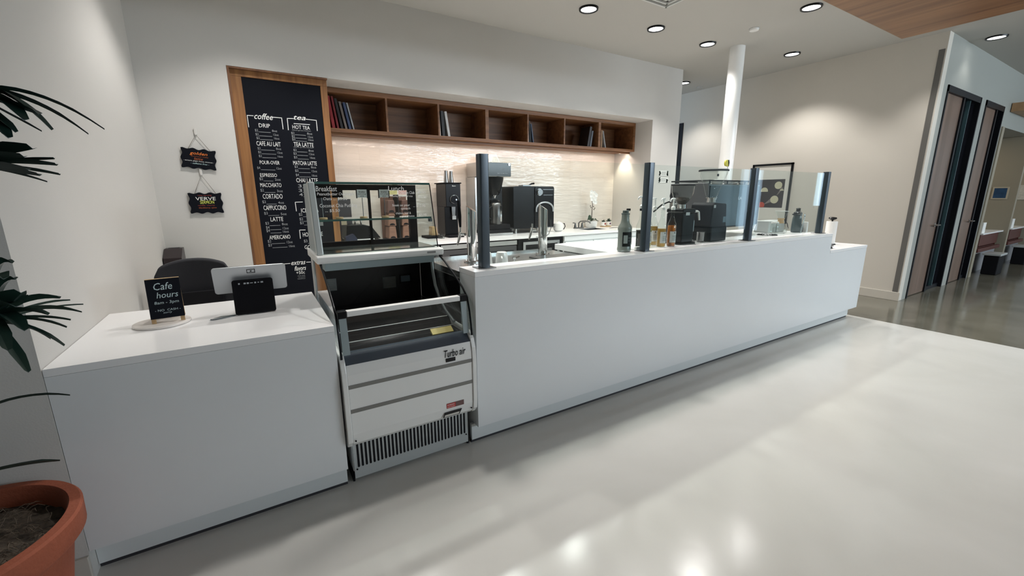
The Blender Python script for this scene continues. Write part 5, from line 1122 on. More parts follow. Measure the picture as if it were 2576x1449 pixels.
def blade(m, base, tip, w, sag, cut=True, tw=0.0):
    base = Vector(base); tip = Vector(tip); d = tip - base; L = d.length; n = 10
    sd = d.cross(Vector((0, 0, 1))).normalized()
    vs = []; fs = []
    for i in range(n + 1):
        s = i / n; c = base + d * s + Vector((0, 0, sag * 4 * s * (1 - s)))
        ww = w * (0.35 + 0.65 * min(1, s * 3)) * (1 if s < 0.82 else max(0.12, (1 - (s - 0.82) / 0.18 * (0.55 if cut else 0.95))))
        side = (sd * math.cos(tw) + Vector((0, 0, 1)) * math.sin(tw))
        vs += [c - side * ww / 2 + Vector((0, 0, 0.25 * ww)), c + Vector((0, 0, -0.0012)), c + side * ww / 2 + Vector((0, 0, 0.25 * ww)), c + Vector((0, 0, -0.0030))]
    for i in range(n):
        a = i * 4; b = a + 4
        fs += [(a, a + 1, b + 1, b), (a + 1, a + 2, b + 2, b + 1), (a, b, b + 3, a + 3), (a + 3, b + 3, b + 2, a + 2)]
    fs += [(0, 3, 1), (1, 3, 2), (n * 4, n * 4 + 1, n * 4 + 3), (n * 4 + 1, n * 4 + 2, n * 4 + 3)]
    m.add([tuple(v) for v in vs], fs)

FANS=[((-0.535, 1.55, 1.746), [((-0.286, 1.45, 1.666), 0.013, 0.035, 0), ((-0.328, 1.5, 1.658), 0.02, 0.03, 0), ((-0.372, 1.42, 1.655), 0.026, 0.035, 1), ((-0.442, 1.5, 1.701), 0.022, 0.01, 1), ((-0.401, 1.38, 1.668), 0.045, 0.02, 1), ((-0.444, 1.42, 1.633), 0.04, 0.0, 1), ((-0.382, 1.4, 1.685), 0.04, 0.0, 1), ((-0.41, 1.5, 1.659), 0.012, 0.0, 0), ((-0.44, 1.45, 1.649), 0.03, 0.0, 1), ((-0.603, 1.6, 1.837), 0.03, 0.02, 1), ((-0.619, 1.5, 1.707), 0.03, 0.02, 1), ((-0.522, 1.3, 1.611), 0.03, 0.0, 1)]), ((-0.597, 1.6, 1.584), [((-0.418, 1.45, 1.614), 0.046, 0.0, 1), ((-0.42, 1.4, 1.592), 0.03, 0.0, 1), ((-0.425, 1.42, 1.565), 0.03, 0.0, 1), ((-0.399, 1.5, 1.596), 0.01, 0.0, 1), ((-0.392, 1.48, 1.58), 0.02, 0.004, 1), ((-0.401, 1.52, 1.559), 0.013, 0.005, 1), ((-0.421, 1.5, 1.541), 0.009, 0.006, 0), ((-0.417, 1.45, 1.554), 0.026, 0.0, 1), ((-0.474, 1.4, 1.525), 0.02, 0.0, 1), ((-0.677, 1.6, 1.608), 0.03, 0.02, 1), ((-0.635, 1.5, 1.517), 0.03, 0.02, 1)]), ((-0.561, 1.45, 1.212), [((-0.482, 1.4, 1.321), 0.032, 0.03, 1), ((-0.472, 1.38, 1.291), 0.05, 0.0, 1), ((-0.43, 1.5, 1.243), 0.008, 0.012, 0), ((-0.424, 1.42, 1.264), 0.03, 0.02, 1), ((-0.413, 1.52, 1.225), 0.004, 0.01, 0), ((-0.4, 1.45, 1.218), 0.022, 0.022, 0), ((-0.468, 1.4, 1.28), 0.022, 0.0, 0), ((-0.415, 1.42, 1.207), 0.013, 0.012, 1), ((-0.419, 1.4, 1.194), 0.013, 0.018, 1), ((-0.425, 1.38, 1.154), 0.018, 0.022, 1), ((-0.476, 1.48, 1.151), 0.022, 0.02, 0), ((-0.483, 1.35, 1.111), 0.026, 0.02, 1), ((-0.486, 1.36, 1.328), 0.045, 0.05, 1), ((-0.487, 1.42, 1.356), 0.03, 0.05, 1), ((-0.468, 1.33, 1.269), 0.055, 0.02, 1), ((-0.472, 1.35, 1.209), 0.04, 0.03, 1), ((-0.497, 1.33, 1.173), 0.035, 0.03, 1), ((-0.432, 1.36, 1.238), 0.024, 0.02, 1), ((-0.64, 1.5, 1.284), 0.03, 0.02, 1), ((-0.63, 1.4, 1.159), 0.03, 0.02, 1)]), ((-0.684, 1.5, 0.956), [((-0.448, 1.42, 1.014), 0.012, 0.03, 0), ((-0.75, 1.5, 1.053), 0.02, 0.02, 0)]), ((-0.712, 1.5, 0.813), [((-0.488, 1.4, 0.854), 0.022, 0.01, 0), ((-0.773, 1.5, 0.907), 0.02, 0.02, 0)])]
canes = []
for fi, (hub, blades) in enumerate(FANS):
    cane_top = Vector((hub[0] - 0.10, hub[1] + 0.03, hub[2] - (0.05 if fi < 3 else 0.0)))
    bx, by = pc[0] + 0.06 * math.cos(fi * 1.9), pc[1] + 0.06 * math.sin(fi * 1.9)
    top = Vector((bx * 0.6 + cane_top.x * 0.4, by * 0.6 + cane_top.y * 0.4, max(0.6, cane_top.z - 0.12)))
    obj('cane', MB().tube([(bx, by, 0.46), (bx * 0.9 + top.x * 0.1, by * 0.9 + top.y * 0.1, (0.46 + top.z) / 2), tuple(top)], [0.012, 0.011, 0.009], 8), mat('cane_brown', (0.05, 0.04, 0.025), 0.8), t, smooth=True)
    fr = MB().tube([tuple(top), tuple((top + Vector(hub)) / 2 + Vector((0, 0, 0.03))), hub], [0.006, 0.005, 0.004], 6)
    for tip, w_, sag, cut in blades: blade(fr, hub, tip, w_, sag, bool(cut), 0.35)
    obj('frond', fr, LEAF if fi != 2 else LEAFL, t, smooth=True)
# more fronds on the hidden side of the plant
rr = random.Random(11)
for k in range(4):
    a = math.radians(115 + 50 * k); hub = Vector((pc[0] - 0.22 + 0.16 * math.cos(a), pc[1] - 0.22 + 0.16 * math.sin(a), 1.0 + 0.25 * k))
    fr = MB().tube([(pc[0], pc[1], 0.47), tuple(hub)], 0.006, 6)
    for q in range(8):
        b = a + math.radians(-75 + 21 * q); d = Vector((math.cos(b), math.sin(b), -0.25))
        tip = hub + d * 0.34
        if tip.y > 2.03: tip.y = 2.03
        if math.hypot(tip.x, tip.y) < 0.9 or tip.x > -0.85: continue
        blade(fr, hub, tip, 0.03, 0.04, True, 0.2)
    obj('frond', fr, LEAF, t, smooth=True)

# ================================================================ ON THE BAR
ZT = 1.0858
# oat drink jug
t = thing('syrup_jug', 'large grey plastic jug with a black label, leftmost on the bar behind the glass', 'jug', (2.352, 2.245, ZT))
JM = mat('jug_grey', (0.19, 0.21, 0.19), 0.3)
obj('body', MB().lathe([(0.046, 0), (0.053, 0.012), (0.053, 0.028), (0.050, 0.035), (0.050, 0.155), (0.053, 0.163), (0.054, 0.176), (0.050, 0.188), (0.036, 0.210), (0.030, 0.235), (0.0285, 0.268), (0.0285, 0.275)], seg=36, sy=0.92), JM, t, local=True, smooth=True)
obj('cap', MB().lathe([(0.031, 0.2755), (0.0305, 0.283), (0.022, 0.285), (0.0215, 0.303), (0.019, 0.304)], seg=28), mat('jug_cap', (0.07, 0.09, 0.085), 0.45), t, local=True, smooth=True)
lb = MB(); vs = []; fs = []; nn = 18
for i in range(nn + 1):
    a = math.radians(-150 + 125 * i / nn)
    for z in (0.042, 0.148): vs.append((0.0512 * math.cos(a), 0.92 * 0.0512 * math.sin(a), z))
for i in range(nn): fs.append((2 * i, 2 * i + 2, 2 * i + 3, 2 * i + 1))
lo = obj('label', lb.add(vs, fs), BLACK, t, local=True)
m = MB(); 
def curved(m, a0, a1, z0, z1, r=0.0518, sy=0.92, n=5):
    vs = []; fs = []
    for i in range(n + 1):
        a = math.radians(a0 + (a1 - a0) * i / n)
        for z in (z0, z1): vs.append((r * math.cos(a), sy * r * math.sin(a), z))
    for i in range(n): fs.append((2 * i, 2 * i + 2, 2 * i + 3, 2 * i + 1))
    m.add(vs, fs); return m
curved(m, -140, -105, 0.065, 0.125); curved(m, -72, -50, 0.046, 0.066); curved(m, -100, -48, 0.104, 0.1065); curved(m, -100, -55, 0.088, 0.0895); curved(m, -100, -60, 0.080, 0.0812)
obj('label_print', m, mat('label_grey', (0.30, 0.33, 0.32), 0.6), lo, local=True)

def syrup(x, y, liquid, level, label, pump=True, cap=None, lab=(0.58, 0.59, 0.58), yaw=0.0, h=1.0):
    t = thing('syrup_bottle', label, 'bottle', (x, y, ZT), 'glass syrup bottles standing on the bar')
    t.rotation_euler = (0, 0, yaw)
    outer = [(0.031, 0.0), (0.035, 0.006), (0.035, 0.165), (0.032, 0.185), (0.020, 0.215), (0.0135, 0.24), (0.013, 0.285), (0.0145, 0.287), (0.0145, 0.296)]
    obj('glass', MB().lathe(outer, seg=28), BOTG, t, local=True, smooth=True)
    obj('liquid', MB().lathe([(0.029, 0.005), (0.0325, 0.010), (0.0325, min(level, 0.165))] + ([(0.0325, level)] if level <= 0.165 else [(0.030, min(level, 0.185))]), seg=28), liquid, t, local=True, smooth=True)
    l = MB(); curved(l, -165, -30, 0.035, 0.125, 0.0356, 1.0, 12); lo = obj('label', l, mat('bottle_label_%.2f' % lab[0], lab, 0.55), t, local=True)
    g = MB(); curved(g, -110, -98, 0.108, 0.120, 0.0360, 1, 2)
    for k in range(4): curved(g, -135, -65 - 8 * (k % 2), 0.055 + 0.011 * k, 0.0575 + 0.011 * k, 0.0360, 1, 4)
    obj('label_print', g, BLACKM, lo, local=True)
    if cap: obj('pourer', MB().lathe([(0.015, 0.2965), (0.016, 0.300), (0.016, 0.312), (0.013, 0.313)], seg=20), cap, t, local=True, smooth=True)
    if pump:
        b = 0.2965 if not cap else 0.3135
        p = obj('pump', MB().lathe([(0.016, b), (0.017, b + 0.02), (0.010, b + 0.028), (0.006, b + 0.03), (0.006, b + 0.08), (0.013, b + 0.082), (0.014, b + 0.092), (0.004, b + 0.094)], seg=20), WHITEP, t, local=True, smooth=True)
        obj('pump_nozzle', MB().tube([(0, 0, b + 0.086), (-0.03, -0.005, b + 0.089), (-0.052, -0.008, b + 0.080), (-0.058, -0.009, b + 0.066)], [0.007, 0.006, 0.005, 0.004], 8), WHITEP, p, local=True, smooth=True)
    return t
def liq(n, c, r=0.1):
    m = mat('liquid_' + n, c, r); m.node_tree.nodes['Principled BSDF'].inputs['Transmission Weight'].default_value = 0.5
    return m
syrup(2.492, 2.350, liq('clear', (0.42, 0.46, 0.45)), 0.17, 'clear syrup bottle with a dark pourer and no pump, right behind the grey jug', pump=False, cap=BLACKM)
syrup(2.552, 2.272, liq('brown', (0.060, 0.050, 0.045)), 0.150, 'bottle of dark grey-brown syrup left of the second guard post', cap=BLACKM, lab=(0.12, 0.11, 0.10))
syrup(2.715, 2.345, liq('pale_yellow', (0.72, 0.66, 0.28)), 0.145, 'bottle of pale yellow syrup just right of the second guard post')
syrup(2.800, 2.275, liq('honey', (0.70, 0.42, 0.10)), 0.150, 'half full bottle of honey coloured syrup in the middle of the pump bottles', yaw=0.2)
syrup(2.850, 2.40, liq('gold', (0.60, 0.38, 0.10)), 0.16, 'bottle of golden syrup standing behind the honey coloured one', yaw=-0.1)
syrup(2.905, 2.262, liq('amber', (0.50, 0.16, 0.02)), 0.172, 'bottle of deep amber syrup, rightmost, beside the first espresso grinder', yaw=0.1)
wc = single('white_clip_box', MB().box(2.468, 2.512, 2.225, 2.25, ZT, ZT + 0.030), WHITEP, 'small white box lying on the bar left of the second guard post', 'box', bevel=0.006)

def cup(x, y, label):
    t = thing('coffee_cup', label, 'cup', (x, y, 1.0285), 'white cups upside down on the steel top')
    obj('cup', MB().lathe([(0.044, 0), (0.046, 0.004), (0.040, 0.07), (0.034, 0.100), (0.030, 0.103), (0.029, 0.101), (0.002, 0.099)], seg=32), PORC, t, local=True, smooth=True)
    obj('handle', MB().tube([(-0.022, -0.036, 0.075), (-0.034, -0.062, 0.066), (-0.034, -0.066, 0.04), (-0.024, -0.041, 0.022)], 0.006, 8), PORC, t, local=True, smooth=True)
    return t
cup(1.300, 2.47, 'white cup upside down on the steel top, half hidden by the first guard post')
cup(1.405, 2.44, 'white cup upside down on the steel top with its handle in front')
t = thing('rinse_nozzle', 'small chrome nozzle on the steel top right of the cups', 'nozzle', (1.53, 2.48, 1.0285))
obj('body', MB().lathe([(0.022, 0), (0.022, 0.006), (0.008, 0.010), (0.008, 0.035), (0.014, 0.038), (0.014, 0.05)], seg=20), CHROME, t, local=True, smooth=True)
obj('lever', MB().tube([(0, 0, 0.045), (0.035, -0.01, 0.055)], 0.006, 8), CHROME, t, local=True)

# espresso grinders
t = thing('espresso_grinder', 'first black espresso grinder with a round clear hopper, next to the amber bottle', 'coffee grinder', (3.10, 2.38, ZT))
obj('body', MB().prism([(3.012, 2.29), (3.165, 2.29), (3.185, 2.33), (3.185, 2.47), (3.03, 2.47), (3.012, 2.45)], ZT + 0.012, ZT + 0.262, 'Z'), BLACK, t, bevel=0.010, seg=3)
obj('base', MB().prism(rrect(3.0, 3.20, 2.275, 2.485, 0.03), ZT + 0.001, ZT + 0.0115, 'Z'), BLACKM, t)
obj('head', MB().box(3.005, 3.175, 2.285, 2.46, ZT + 0.263, ZT + 0.300), BLACK, t, bevel=0.014, seg=3)
obj('collar', MB().lathe([(0.035, 0), (0.034, 0.032)], (3.09, 2.37, ZT + 0.301), 28), CHROME, t, smooth=True)
h = obj('hopper', MB().lathe([(0.032, 0.0), (0.045, 0.012), (0.075, 0.06), (0.088, 0.10), (0.092, 0.155)], (3.09, 2.37, ZT + 0.334), 36), BOTG, t, smooth=True)
obj('hopper_lid', MB().lathe([(0.097, 0), (0.098, 0.008), (0.090, 0.014)], (3.09, 2.37, ZT + 0.4895), 36), BLACKM, h, smooth=True)
bn = MB(); rb = random.Random(2)
obj('beans', MB().lathe([(0.028, 0.002), (0.040, 0.014), (0.058, 0.04), (0.050, 0.055), (0.02, 0.060)], (3.09, 2.37, ZT + 0.334), 24), mat('coffee_beans', (0.035, 0.018, 0.010), 0.6, noise=0.4, nscale=60, bump=1, bscale=120), h, smooth=True)
obj('portafilter_hook', MB().tube([(3.175, 2.31, ZT + 0.275), (3.205, 2.295, ZT + 0.275), (3.215, 2.29, ZT + 0.27), (3.225, 2.285, ZT + 0.20)], [0.010, 0.010, 0.009, 0.008], 8), WHITEP, t, smooth=True)
kp = obj('keypad', MB().box(3.1855, 3.1875, 2.34, 2.42, ZT + 0.14, ZT + 0.24), STEELD, t)
obj('side_plate', MB().box(3.045, 3.095, 2.2872, 2.2898, ZT + 0.245, ZT + 0.272), mat('plate_silver', (0.45, 0.47, 0.46), 0.4), t)
obj('dose_spout', MB().box(3.186, 3.215, 2.32, 2.36, ZT + 0.10, ZT + 0.20), STEEL, t, bevel=0.004)
obj('grounds_tray', MB().lathe([(0.030, 0), (0.036, 0.012), (0.036, 0.016)], (3.240, 2.36, ZT + 0.001), 24), STEELD, t, smooth=True)

t.location.x += 0.062

t = thing('espresso_grinder', 'second taller black espresso grinder with a wide cone hopper, in front of the espresso machine', 'coffee grinder', (3.52, 2.39, ZT))
obj('base', MB().prism([(3.42, 2.29), (3.655, 2.29), (3.655, 2.49), (3.42, 2.49)], ZT + 0.001, ZT + 0.13, 'Z'), BLACK, t, bevel=0.010)
obj('body', MB().prism([(3.385, ZT + 0.14), (3.62, ZT + 0.14), (3.60, ZT + 0.335), (3.43, ZT + 0.345), (3.40, ZT + 0.325)], 2.28, 2.50, 'Y'), BLACKM, t, bevel=0.010, seg=3)
obj('neck', MB().box(3.42, 3.65, 2.30, 2.48, ZT + 0.1305, ZT + 0.139), BLACK, t)
obj('collar', MB().lathe([(0.040, 0), (0.038, 0.035), (0.050, 0.038), (0.050, 0.044)], (3.525, 2.39, ZT + 0.3455), 28), CHROME, t, smooth=True)
h = obj('hopper', MB().lathe([(0.040, 0.0), (0.052, 0.02), (0.075, 0.10), (0.105, 0.18), (0.116, 0.205), (0.119, 0.228)], (3.525, 2.39, ZT + 0.390), 40), BOTG, t, smooth=True)
obj('hopper_lid', MB().lathe([(0.125, 0), (0.127, 0.010), (0.119, 0.016)], (3.525, 2.39, ZT + 0.6185), 40), BLACKM, h, smooth=True)
obj('hopper_label', MB().box(3.425, 3.450, 2.2865, 2.2885, ZT + 0.570, ZT + 0.59), BLACKM, h)
obj('side_plate', MB().box(3.41, 3.435, 2.2765, 2.2798, ZT + 0.30, ZT + 0.325), mat('plate_silver', (0.45, 0.47, 0.46), 0.4), t)
obj('display', MB().box(3.56, 3.60, 2.2765, 2.2798, ZT + 0.17, ZT + 0.22), mat('display_blue', (0.10, 0.16, 0.19), 0.3), t)
t.location.x += 0.06
t = thing('steel_tumbler', 'short dark steel tumbler between the two espresso grinders', 'cup', (3.408, 2.34, ZT))
obj('body', MB().lathe([(0.028, 0), (0.033, 0.015), (0.033, 0.085), (0.036, 0.09), (0.030, 0.09)], seg=28), STEELD, t, local=True, smooth=True)

# espresso machine
t = thing('espresso_machine', 'wide black and grey espresso machine on legs behind the grinders', 'espresso machine', (4.17, 2.74, 1.0835))
EX0, EX1, EY0, EY1 = 3.72, 4.62, 2.52, 2.94
obj('lower_body', MB().box(EX0 + 0.06, EX1 - 0.02, EY0 + 0.01, EY1 - 0.02, 1.175, 1.385), BLACK, t, bevel=0.008)
obj('upper_body', MB().box(EX0 + 0.02, EX1, EY0 + 0.005, EY1, 1.386, 1.60), mat('machine_grey', (0.17, 0.18, 0.18), 0.28, metal=0.6), t, bevel=0.006)
bp = obj('rear_panel', MB().box(EX0 + 0.025, EX1 - 0.004, EY0 - 0.006, EY0 + 0.0045, 1.19, 1.585), mat('machine_back', (0.035, 0.05, 0.058), 0.15), t)
w_ = MB()
for k, z in enumerate((1.50, 1.42, 1.33)): w_.add([tuple(p) for p in [(EX0 + 0.10 + 0.04 * math.cos(math.radians(q)), EY0 - 0.0065, z - 0.02 + 0.04 * math.sin(math.radians(q))) for q in range(180, 361, 20)] + [(EX0 + 0.10 + 0.028 * math.cos(math.radians(q)), EY0 - 0.0065, z - 0.02 + 0.028 * math.sin(math.radians(q))) for q in range(360, 179, -20)]], [tuple(range(20))])
write(w_, 'LA', (EX0 + 0.50, EY0 - 0.0065, 1.45), (1, 0, 0), (0, 0, 1), 0.06, 0.028, 0, 0.02)
obj('panel_marks', w_, SILVER, bp)
obj('side_cheek', MB().box(EX0, EX0 + 0.019, EY0, EY1 + 0.01, 1.16, 1.61), mat('machine_side', (0.10, 0.10, 0.105), 0.35, metal=0.3), t, bevel=0.006)
obj('cup_rail', MB().tube([(EX0, EY0 + 0.005, 1.632), (EX1 - 0.005, EY0 + 0.005, 1.632)], 0.007, 8).tube([(EX0, EY1, 1.632), (EX1 - 0.005, EY1, 1.632)], 0.007, 8).tube([(EX0 + 0.005, EY0 + 0.005, 1.632), (EX0 + 0.005, EY1, 1.632)], 0.007, 8).tube([(EX1 - 0.01, EY0 + 0.005, 1.632), (EX1 - 0.01, EY1, 1.632)], 0.007, 8), BLACK, t, smooth=True)
m = MB()
for x in (EX0 + 0.02, EX0 + 0.3, EX0 + 0.6, EX1 - 0.03): m.box(x, x + 0.008, EY0 + 0.001, EY0 + 0.009, 1.60, 1.63)
obj('rail_posts', m, BLACK, t)
for x in (EX0 + 0.10, EX1 - 0.10):
    for y in (EY0 + 0.05, EY1 - 0.06): obj('leg', MB().lathe([(0.030, 0), (0.028, 0.01), (0.020, 0.014), (0.022, 0.092)], (x, y, 1.0835), 18), STEEL, t, smooth=True)
obj('steam_knob', MB().disc((EX0 - 0.035, EY1 - 0.07, 1.49), 0.035, (1, 0, 0), 20, 0.05), BLACKM, t, smooth=True)
obj('steam_wand', MB().tube([(EX0 + 0.0, EY1 - 0.05, 1.40), (EX0 - 0.06, EY1 - 0.03, 1.43), (EX0 - 0.13, EY1 + 0.0, 1.40), (EX0 - 0.20, EY1 + 0.04, 1.33)], 0.008, 8), BLACKM, t, smooth=True)
obj('drip_tray', MB().box(EX0 + 0.1, EX1 - 0.1, EY1 - 0.01, EY1 + 0.03, 1.165, 1.19), STEEL, t)
rk = random.Random(9)
for k in range(7):
    x = EX0 + 0.09 + k * 0.105 + (0.0 if k < 5 else 0.05)
    c = single('stacked_saucers', MB().lathe([(0.035, 0.0), (0.05, 0.02), (0.058, 0.035 + 0.004 * (k % 3)), (0.02, 0.04 + 0.004 * (k % 3))], seg=24), PORC, ['first', 'second', 'third', 'fourth', 'fifth', 'sixth', 'seventh'][k] + ' white cup from the left on top of the espresso machine', 'cup', 'white cups lying on the espresso machine', local=True, smooth=True)
    c.location = (x, EY0 + 0.12 + 0.05 * (k % 2), 1.6008)
    c.name = 'espresso_cup' if k == 0 else 'espresso_cup.%03d' % k
t = thing('bird_ornament', 'tall thin white stake with a yellow and black bird shaped top behind the espresso machine', 'ornament', (4.50, 2.84, 1.6008))
obj('stake', MB().tube([(4.50, 2.84, 1.602), (4.50, 2.84, 1.80)], 0.004, 8), WHITEP, t)
obj('stake_foot', MB().cyl((4.50, 2.84, 1.601), 0.02, 0.006, 16), WHITEP, t)
obj('yellow_top', MB().prism([(4.472 + 0.030 * math.cos(math.radians(q)) , 1.835 + 0.035 * math.sin(math.radians(q))) for q in range(60, 241, 20)] + [(4.50, 1.80)], 2.832, 2.848, 'Y'), mat('bird_yellow', (0.50, 0.46, 0.04), 0.5), t)
obj('black_top', MB().prism([(4.501, 1.80), (4.512, 1.80), (4.518, 1.84), (4.508, 1.87), (4.488, 1.866), (4.496, 1.835)], 2.833, 2.847, 'Y'), BLACKM, t)
t = thing('steel_canister', 'steel canister standing behind the first espresso grinder', 'canister', (3.38, 2.60, 1.0835))
obj('body', MB().lathe([(0.055, 0), (0.06, 0.01), (0.06, 0.33), (0.056, 0.33)], seg=28), STEEL, t, local=True, smooth=True)
obj('lid', MB().lathe([(0.062, 0.3305), (0.062, 0.345), (0.01, 0.348)], seg=28), CHROME, t, local=True, smooth=True)

# right end of the worktop
t = thing('glass_carafe', 'hourglass glass coffee carafe with a wooden collar', 'carafe', (4.91, 2.42, ZT - 0.002))
obj('glass', MB().lathe([(0.055, 0), (0.068, 0.012), (0.068, 0.05), (0.030, 0.115), (0.020, 0.135), (0.030, 0.155), (0.066, 0.235)], seg=32), BOTG, t, local=True, smooth=True)
obj('glass_rim', MB().lathe([(0.066, 0.2352), (0.0665, 0.239), (0.063, 0.239)], seg=32), mat('rim_white', (0.6, 0.62, 0.6), 0.2), t, local=True, smooth=True)
obj('wood_collar', MB().lathe([(0.036, 0.108), (0.031, 0.120), (0.028, 0.135), (0.031, 0.150), (0.036, 0.162)], seg=28), PINE, t, local=True, smooth=True)
obj('leather_tie', MB().tube([(0.02, -0.025, 0.135), (0.035, -0.05, 0.11), (0.03, -0.062, 0.07)], 0.003, 6).tube([(0.03, -0.022, 0.135), (0.065, -0.04, 0.10), (0.075, -0.05, 0.05)], 0.003, 6), BLACKM, t, local=True)
t = thing('glass_jar', 'clear glass jar with a pale lid left of the wood collared carafe', 'jar', (4.76, 2.40, ZT - 0.002))
obj('jar', MB().lathe([(0.036, 0), (0.040, 0.006), (0.040, 0.085), (0.033, 0.10), (0.033, 0.112)], seg=28), BOTG, t, local=True, smooth=True)
obj('lid', MB().lathe([(0.036, 0.1125), (0.036, 0.128), (0.030, 0.130)], seg=28), mat('lid_pale', (0.62, 0.64, 0.62), 0.4), t, local=True, smooth=True)
def bin_(x, lab):
    q = single('clear_bin', MB().box(x, x + 0.16, 2.50, 2.66, ZT - 0.0015, ZT + 0.125), mat('frosted_plastic', (0.55, 0.58, 0.58), 0.35), lab, 'container', 'frosted containers behind the carafe', bevel=0.006)
bin_(4.83, 'left frosted container behind the wood collared carafe'); bin_(5.005, 'right frosted container behind the wood collared carafe')
t = thing('glass_dropper', 'small glass dropper stand by the third guard post', 'dropper', (4.38, 2.42, ZT - 0.002))
obj('base', MB().lathe([(0.03, 0), (0.028, 0.05), (0.012, 0.07), (0.010, 0.09)], seg=20), BOTG, t, local=True, smooth=True)
obj('branch', MB().tube([(0, 0, 0.05), (0.02, 0, 0.085), (0.03, 0, 0.11)], 0.004, 8).tube([(0, 0, 0.05), (-0.025, 0, 0.09)], 0.004, 8), STEEL, t, local=True)
t = thing('black_trivet', 'round black wire trivet on the worktop by the glass jar', 'trivet', (4.55, 2.36, ZT - 0.002))
m = MB()
for k in range(12):
    a = 2 * PI * k / 12; m.tube([(0.05 * math.cos(a), 0.05 * math.sin(a), 0.004), (0.085 * math.cos(a), 0.085 * math.sin(a), 0.010), (0.095 * math.cos(a), 0.095 * math.sin(a), 0.003)], 0.003, 6)
m.tube([(0.09 * math.cos(2 * PI * k / 24), 0.09 * math.sin(2 * PI * k / 24), 0.006) for k in range(25)], 0.003, 6)
obj('wire', m, BLACKM, t, local=True)
t = thing('dark_pitcher', 'dark teal pitcher with a black top near the last guard post', 'pitcher', (5.17, 2.38, ZT - 0.002))
obj('body', MB().lathe([(0.045, 0), (0.050, 0.01), (0.046, 0.15), (0.038, 0.19)], seg=28), mat('teal_smoke', (0.03, 0.055, 0.06), 0.12), t, local=True, smooth=True)
obj('lid', MB().lathe([(0.044, 0.1905), (0.042, 0.215), (0.022, 0.232), (0.02, 0.25), (0.024, 0.262), (0.012, 0.268)], seg=28), BLACK, t, local=True, smooth=True)
obj('lid_band', MB().lathe([(0.0455, 0.196), (0.0455, 0.204)], seg=28), STEEL, t, local=True)
obj('spout', MB().prism([(-0.10, 0.205), (-0.04, 0.205), (-0.04, 0.185), (-0.09, 0.192)], -0.012, 0.012, 'Y'), BLACK, t, local=True)
for k, (x, a, lb) in enumerate(((5.12, 0.3, 'left steel spoon leaning beside the dark pitcher'), (5.145, 0.15, 'right steel spoon leaning beside the dark pitcher'))):
    s_ = single('steel_spoon', MB().tube([(0, 0, 0), (0.03 * (1 if k else 1.6), 0.0, 0.17)], 0.003, 8).lathe([(0.002, 0.165), (0.012, 0.18), (0.013, 0.19), (0.004, 0.205)], (0.03 * (1 if k else 1.6), 0, 0), 12, 1, 0.4), STEEL, lb, 'spoon', 'spoons by the pitcher', local=True, smooth=True)
    s_.location = (x - 0.03, 2.295, ZT - 0.001)
single('napkin_holder', MB().box(5.232, 5.268, 2.35, 2.42, ZT - 0.0015, ZT + 0.085), BLACKM, 'small black holder next to the last guard post', 'holder', bevel=0.004)
single('white_stand', MB().prism([(5.275, ZT - 0.0015), (5.312, ZT - 0.0015), (5.305, ZT + 0.11), (5.285, ZT + 0.11)], 2.32, 2.36, 'Y'), WHITEP, 'small white wedge shaped card stand at the end of the bar', 'card stand', bevel=0.002)
# paper towels on the low counter
t = thing('paper_towel_roll', 'white paper towel roll with a black knob on the low end of the counter', 'paper towels', (5.955, 2.35, 0.9005))
obj('roll', MB().lathe([(0.055, 0.012), (0.056, 0.015), (0.056, 0.275), (0.055, 0.278), (0.02, 0.278)], seg=36), PAPER, t, local=True, smooth=True)
obj('base', MB().lathe([(0.066, 0), (0.066, 0.008), (0.06, 0.011)], seg=32), BLACKM, t, local=True)
obj('knob', MB().lathe([(0.008, 0.279), (0.010, 0.292), (0.038, 0.305), (0.044, 0.315), (0.036, 0.326), (0.010, 0.332)], seg=28), BLACKG, t, local=True, smooth=True)
t = thing('lid_stack', 'small stack of dark grey lids at the step of the counter', 'lids', (5.52, 2.21, 0.9005))
obj('lower_lid', MB().lathe([(0.07, 0), (0.072, 0.006), (0.06, 0.02), (0.03, 0.022)], seg=28), STEELD, t, local=True, smooth=True)
obj('upper_lid', MB().lathe([(0.075, 0.023), (0.078, 0.03), (0.06, 0.044), (0.02, 0.046)], seg=28), mat('lid_grey', (0.10, 0.105, 0.11), 0.3), t, local=True, smooth=True)
single('flat_tray', MB().prism([(6.05 + 0.09 * math.cos(2 * PI * k / 24), 2.42 + 0.06 * math.sin(2 * PI * k / 24)) for k in range(24)], 0.9005, 0.908, 'Z'), mat('lid_grey', (0.10, 0.105, 0.11), 0.3), 'small flat grey tray near the back of the low counter', 'tray')

# ================================================================ PICTURES AND NOTICES
t = thing('framed_picture', 'black framed dark picture with cream and red discs on the right wall', 'picture', (7.70, 4.05, 1.02))
fy_0, fy_1, fz0, fz1 = 3.715, 4.385, 1.010, 2.012
m = MB()
for a, b, c, d in ((fy_0, fy_1, fz1 - 0.03, fz1), (fy_0, fy_1, fz0, fz0 + 0.03), (fy_0, fy_0 + 0.03, fz0, fz1), (fy_1 - 0.03, fy_1, fz0, fz1)): m.box(7.70, 7.728, a, b, c, d)
obj('frame', m, BLACK, t)
obj('mat_board', MB().box(7.715, 7.728, fy_0 + 0.03, fy_1 - 0.03, fz0 + 0.03, fz1 - 0.03), mat('mat_board', (0.60, 0.58, 0.53), 0.7), t)
pr = obj('print', MB().box(7.7135, 7.7148, 3.815, 4.285, 1.275, 1.750), mat('print_dark', (0.022, 0.014, 0.016), 0.5, noise=0.2), t)
def pdisc(m, y, z, r, x=7.7128, a0=0, a1=360):
    pts = [(x, y + r * math.cos(math.radians(a0 + (a1 - a0) * k / 28)), z + r * math.sin(math.radians(a0 + (a1 - a0) * k / 28))) for k in range(28 if a1 - a0 == 360 else 29)]
    m.add(pts, [tuple(range(len(pts)))[::-1]])
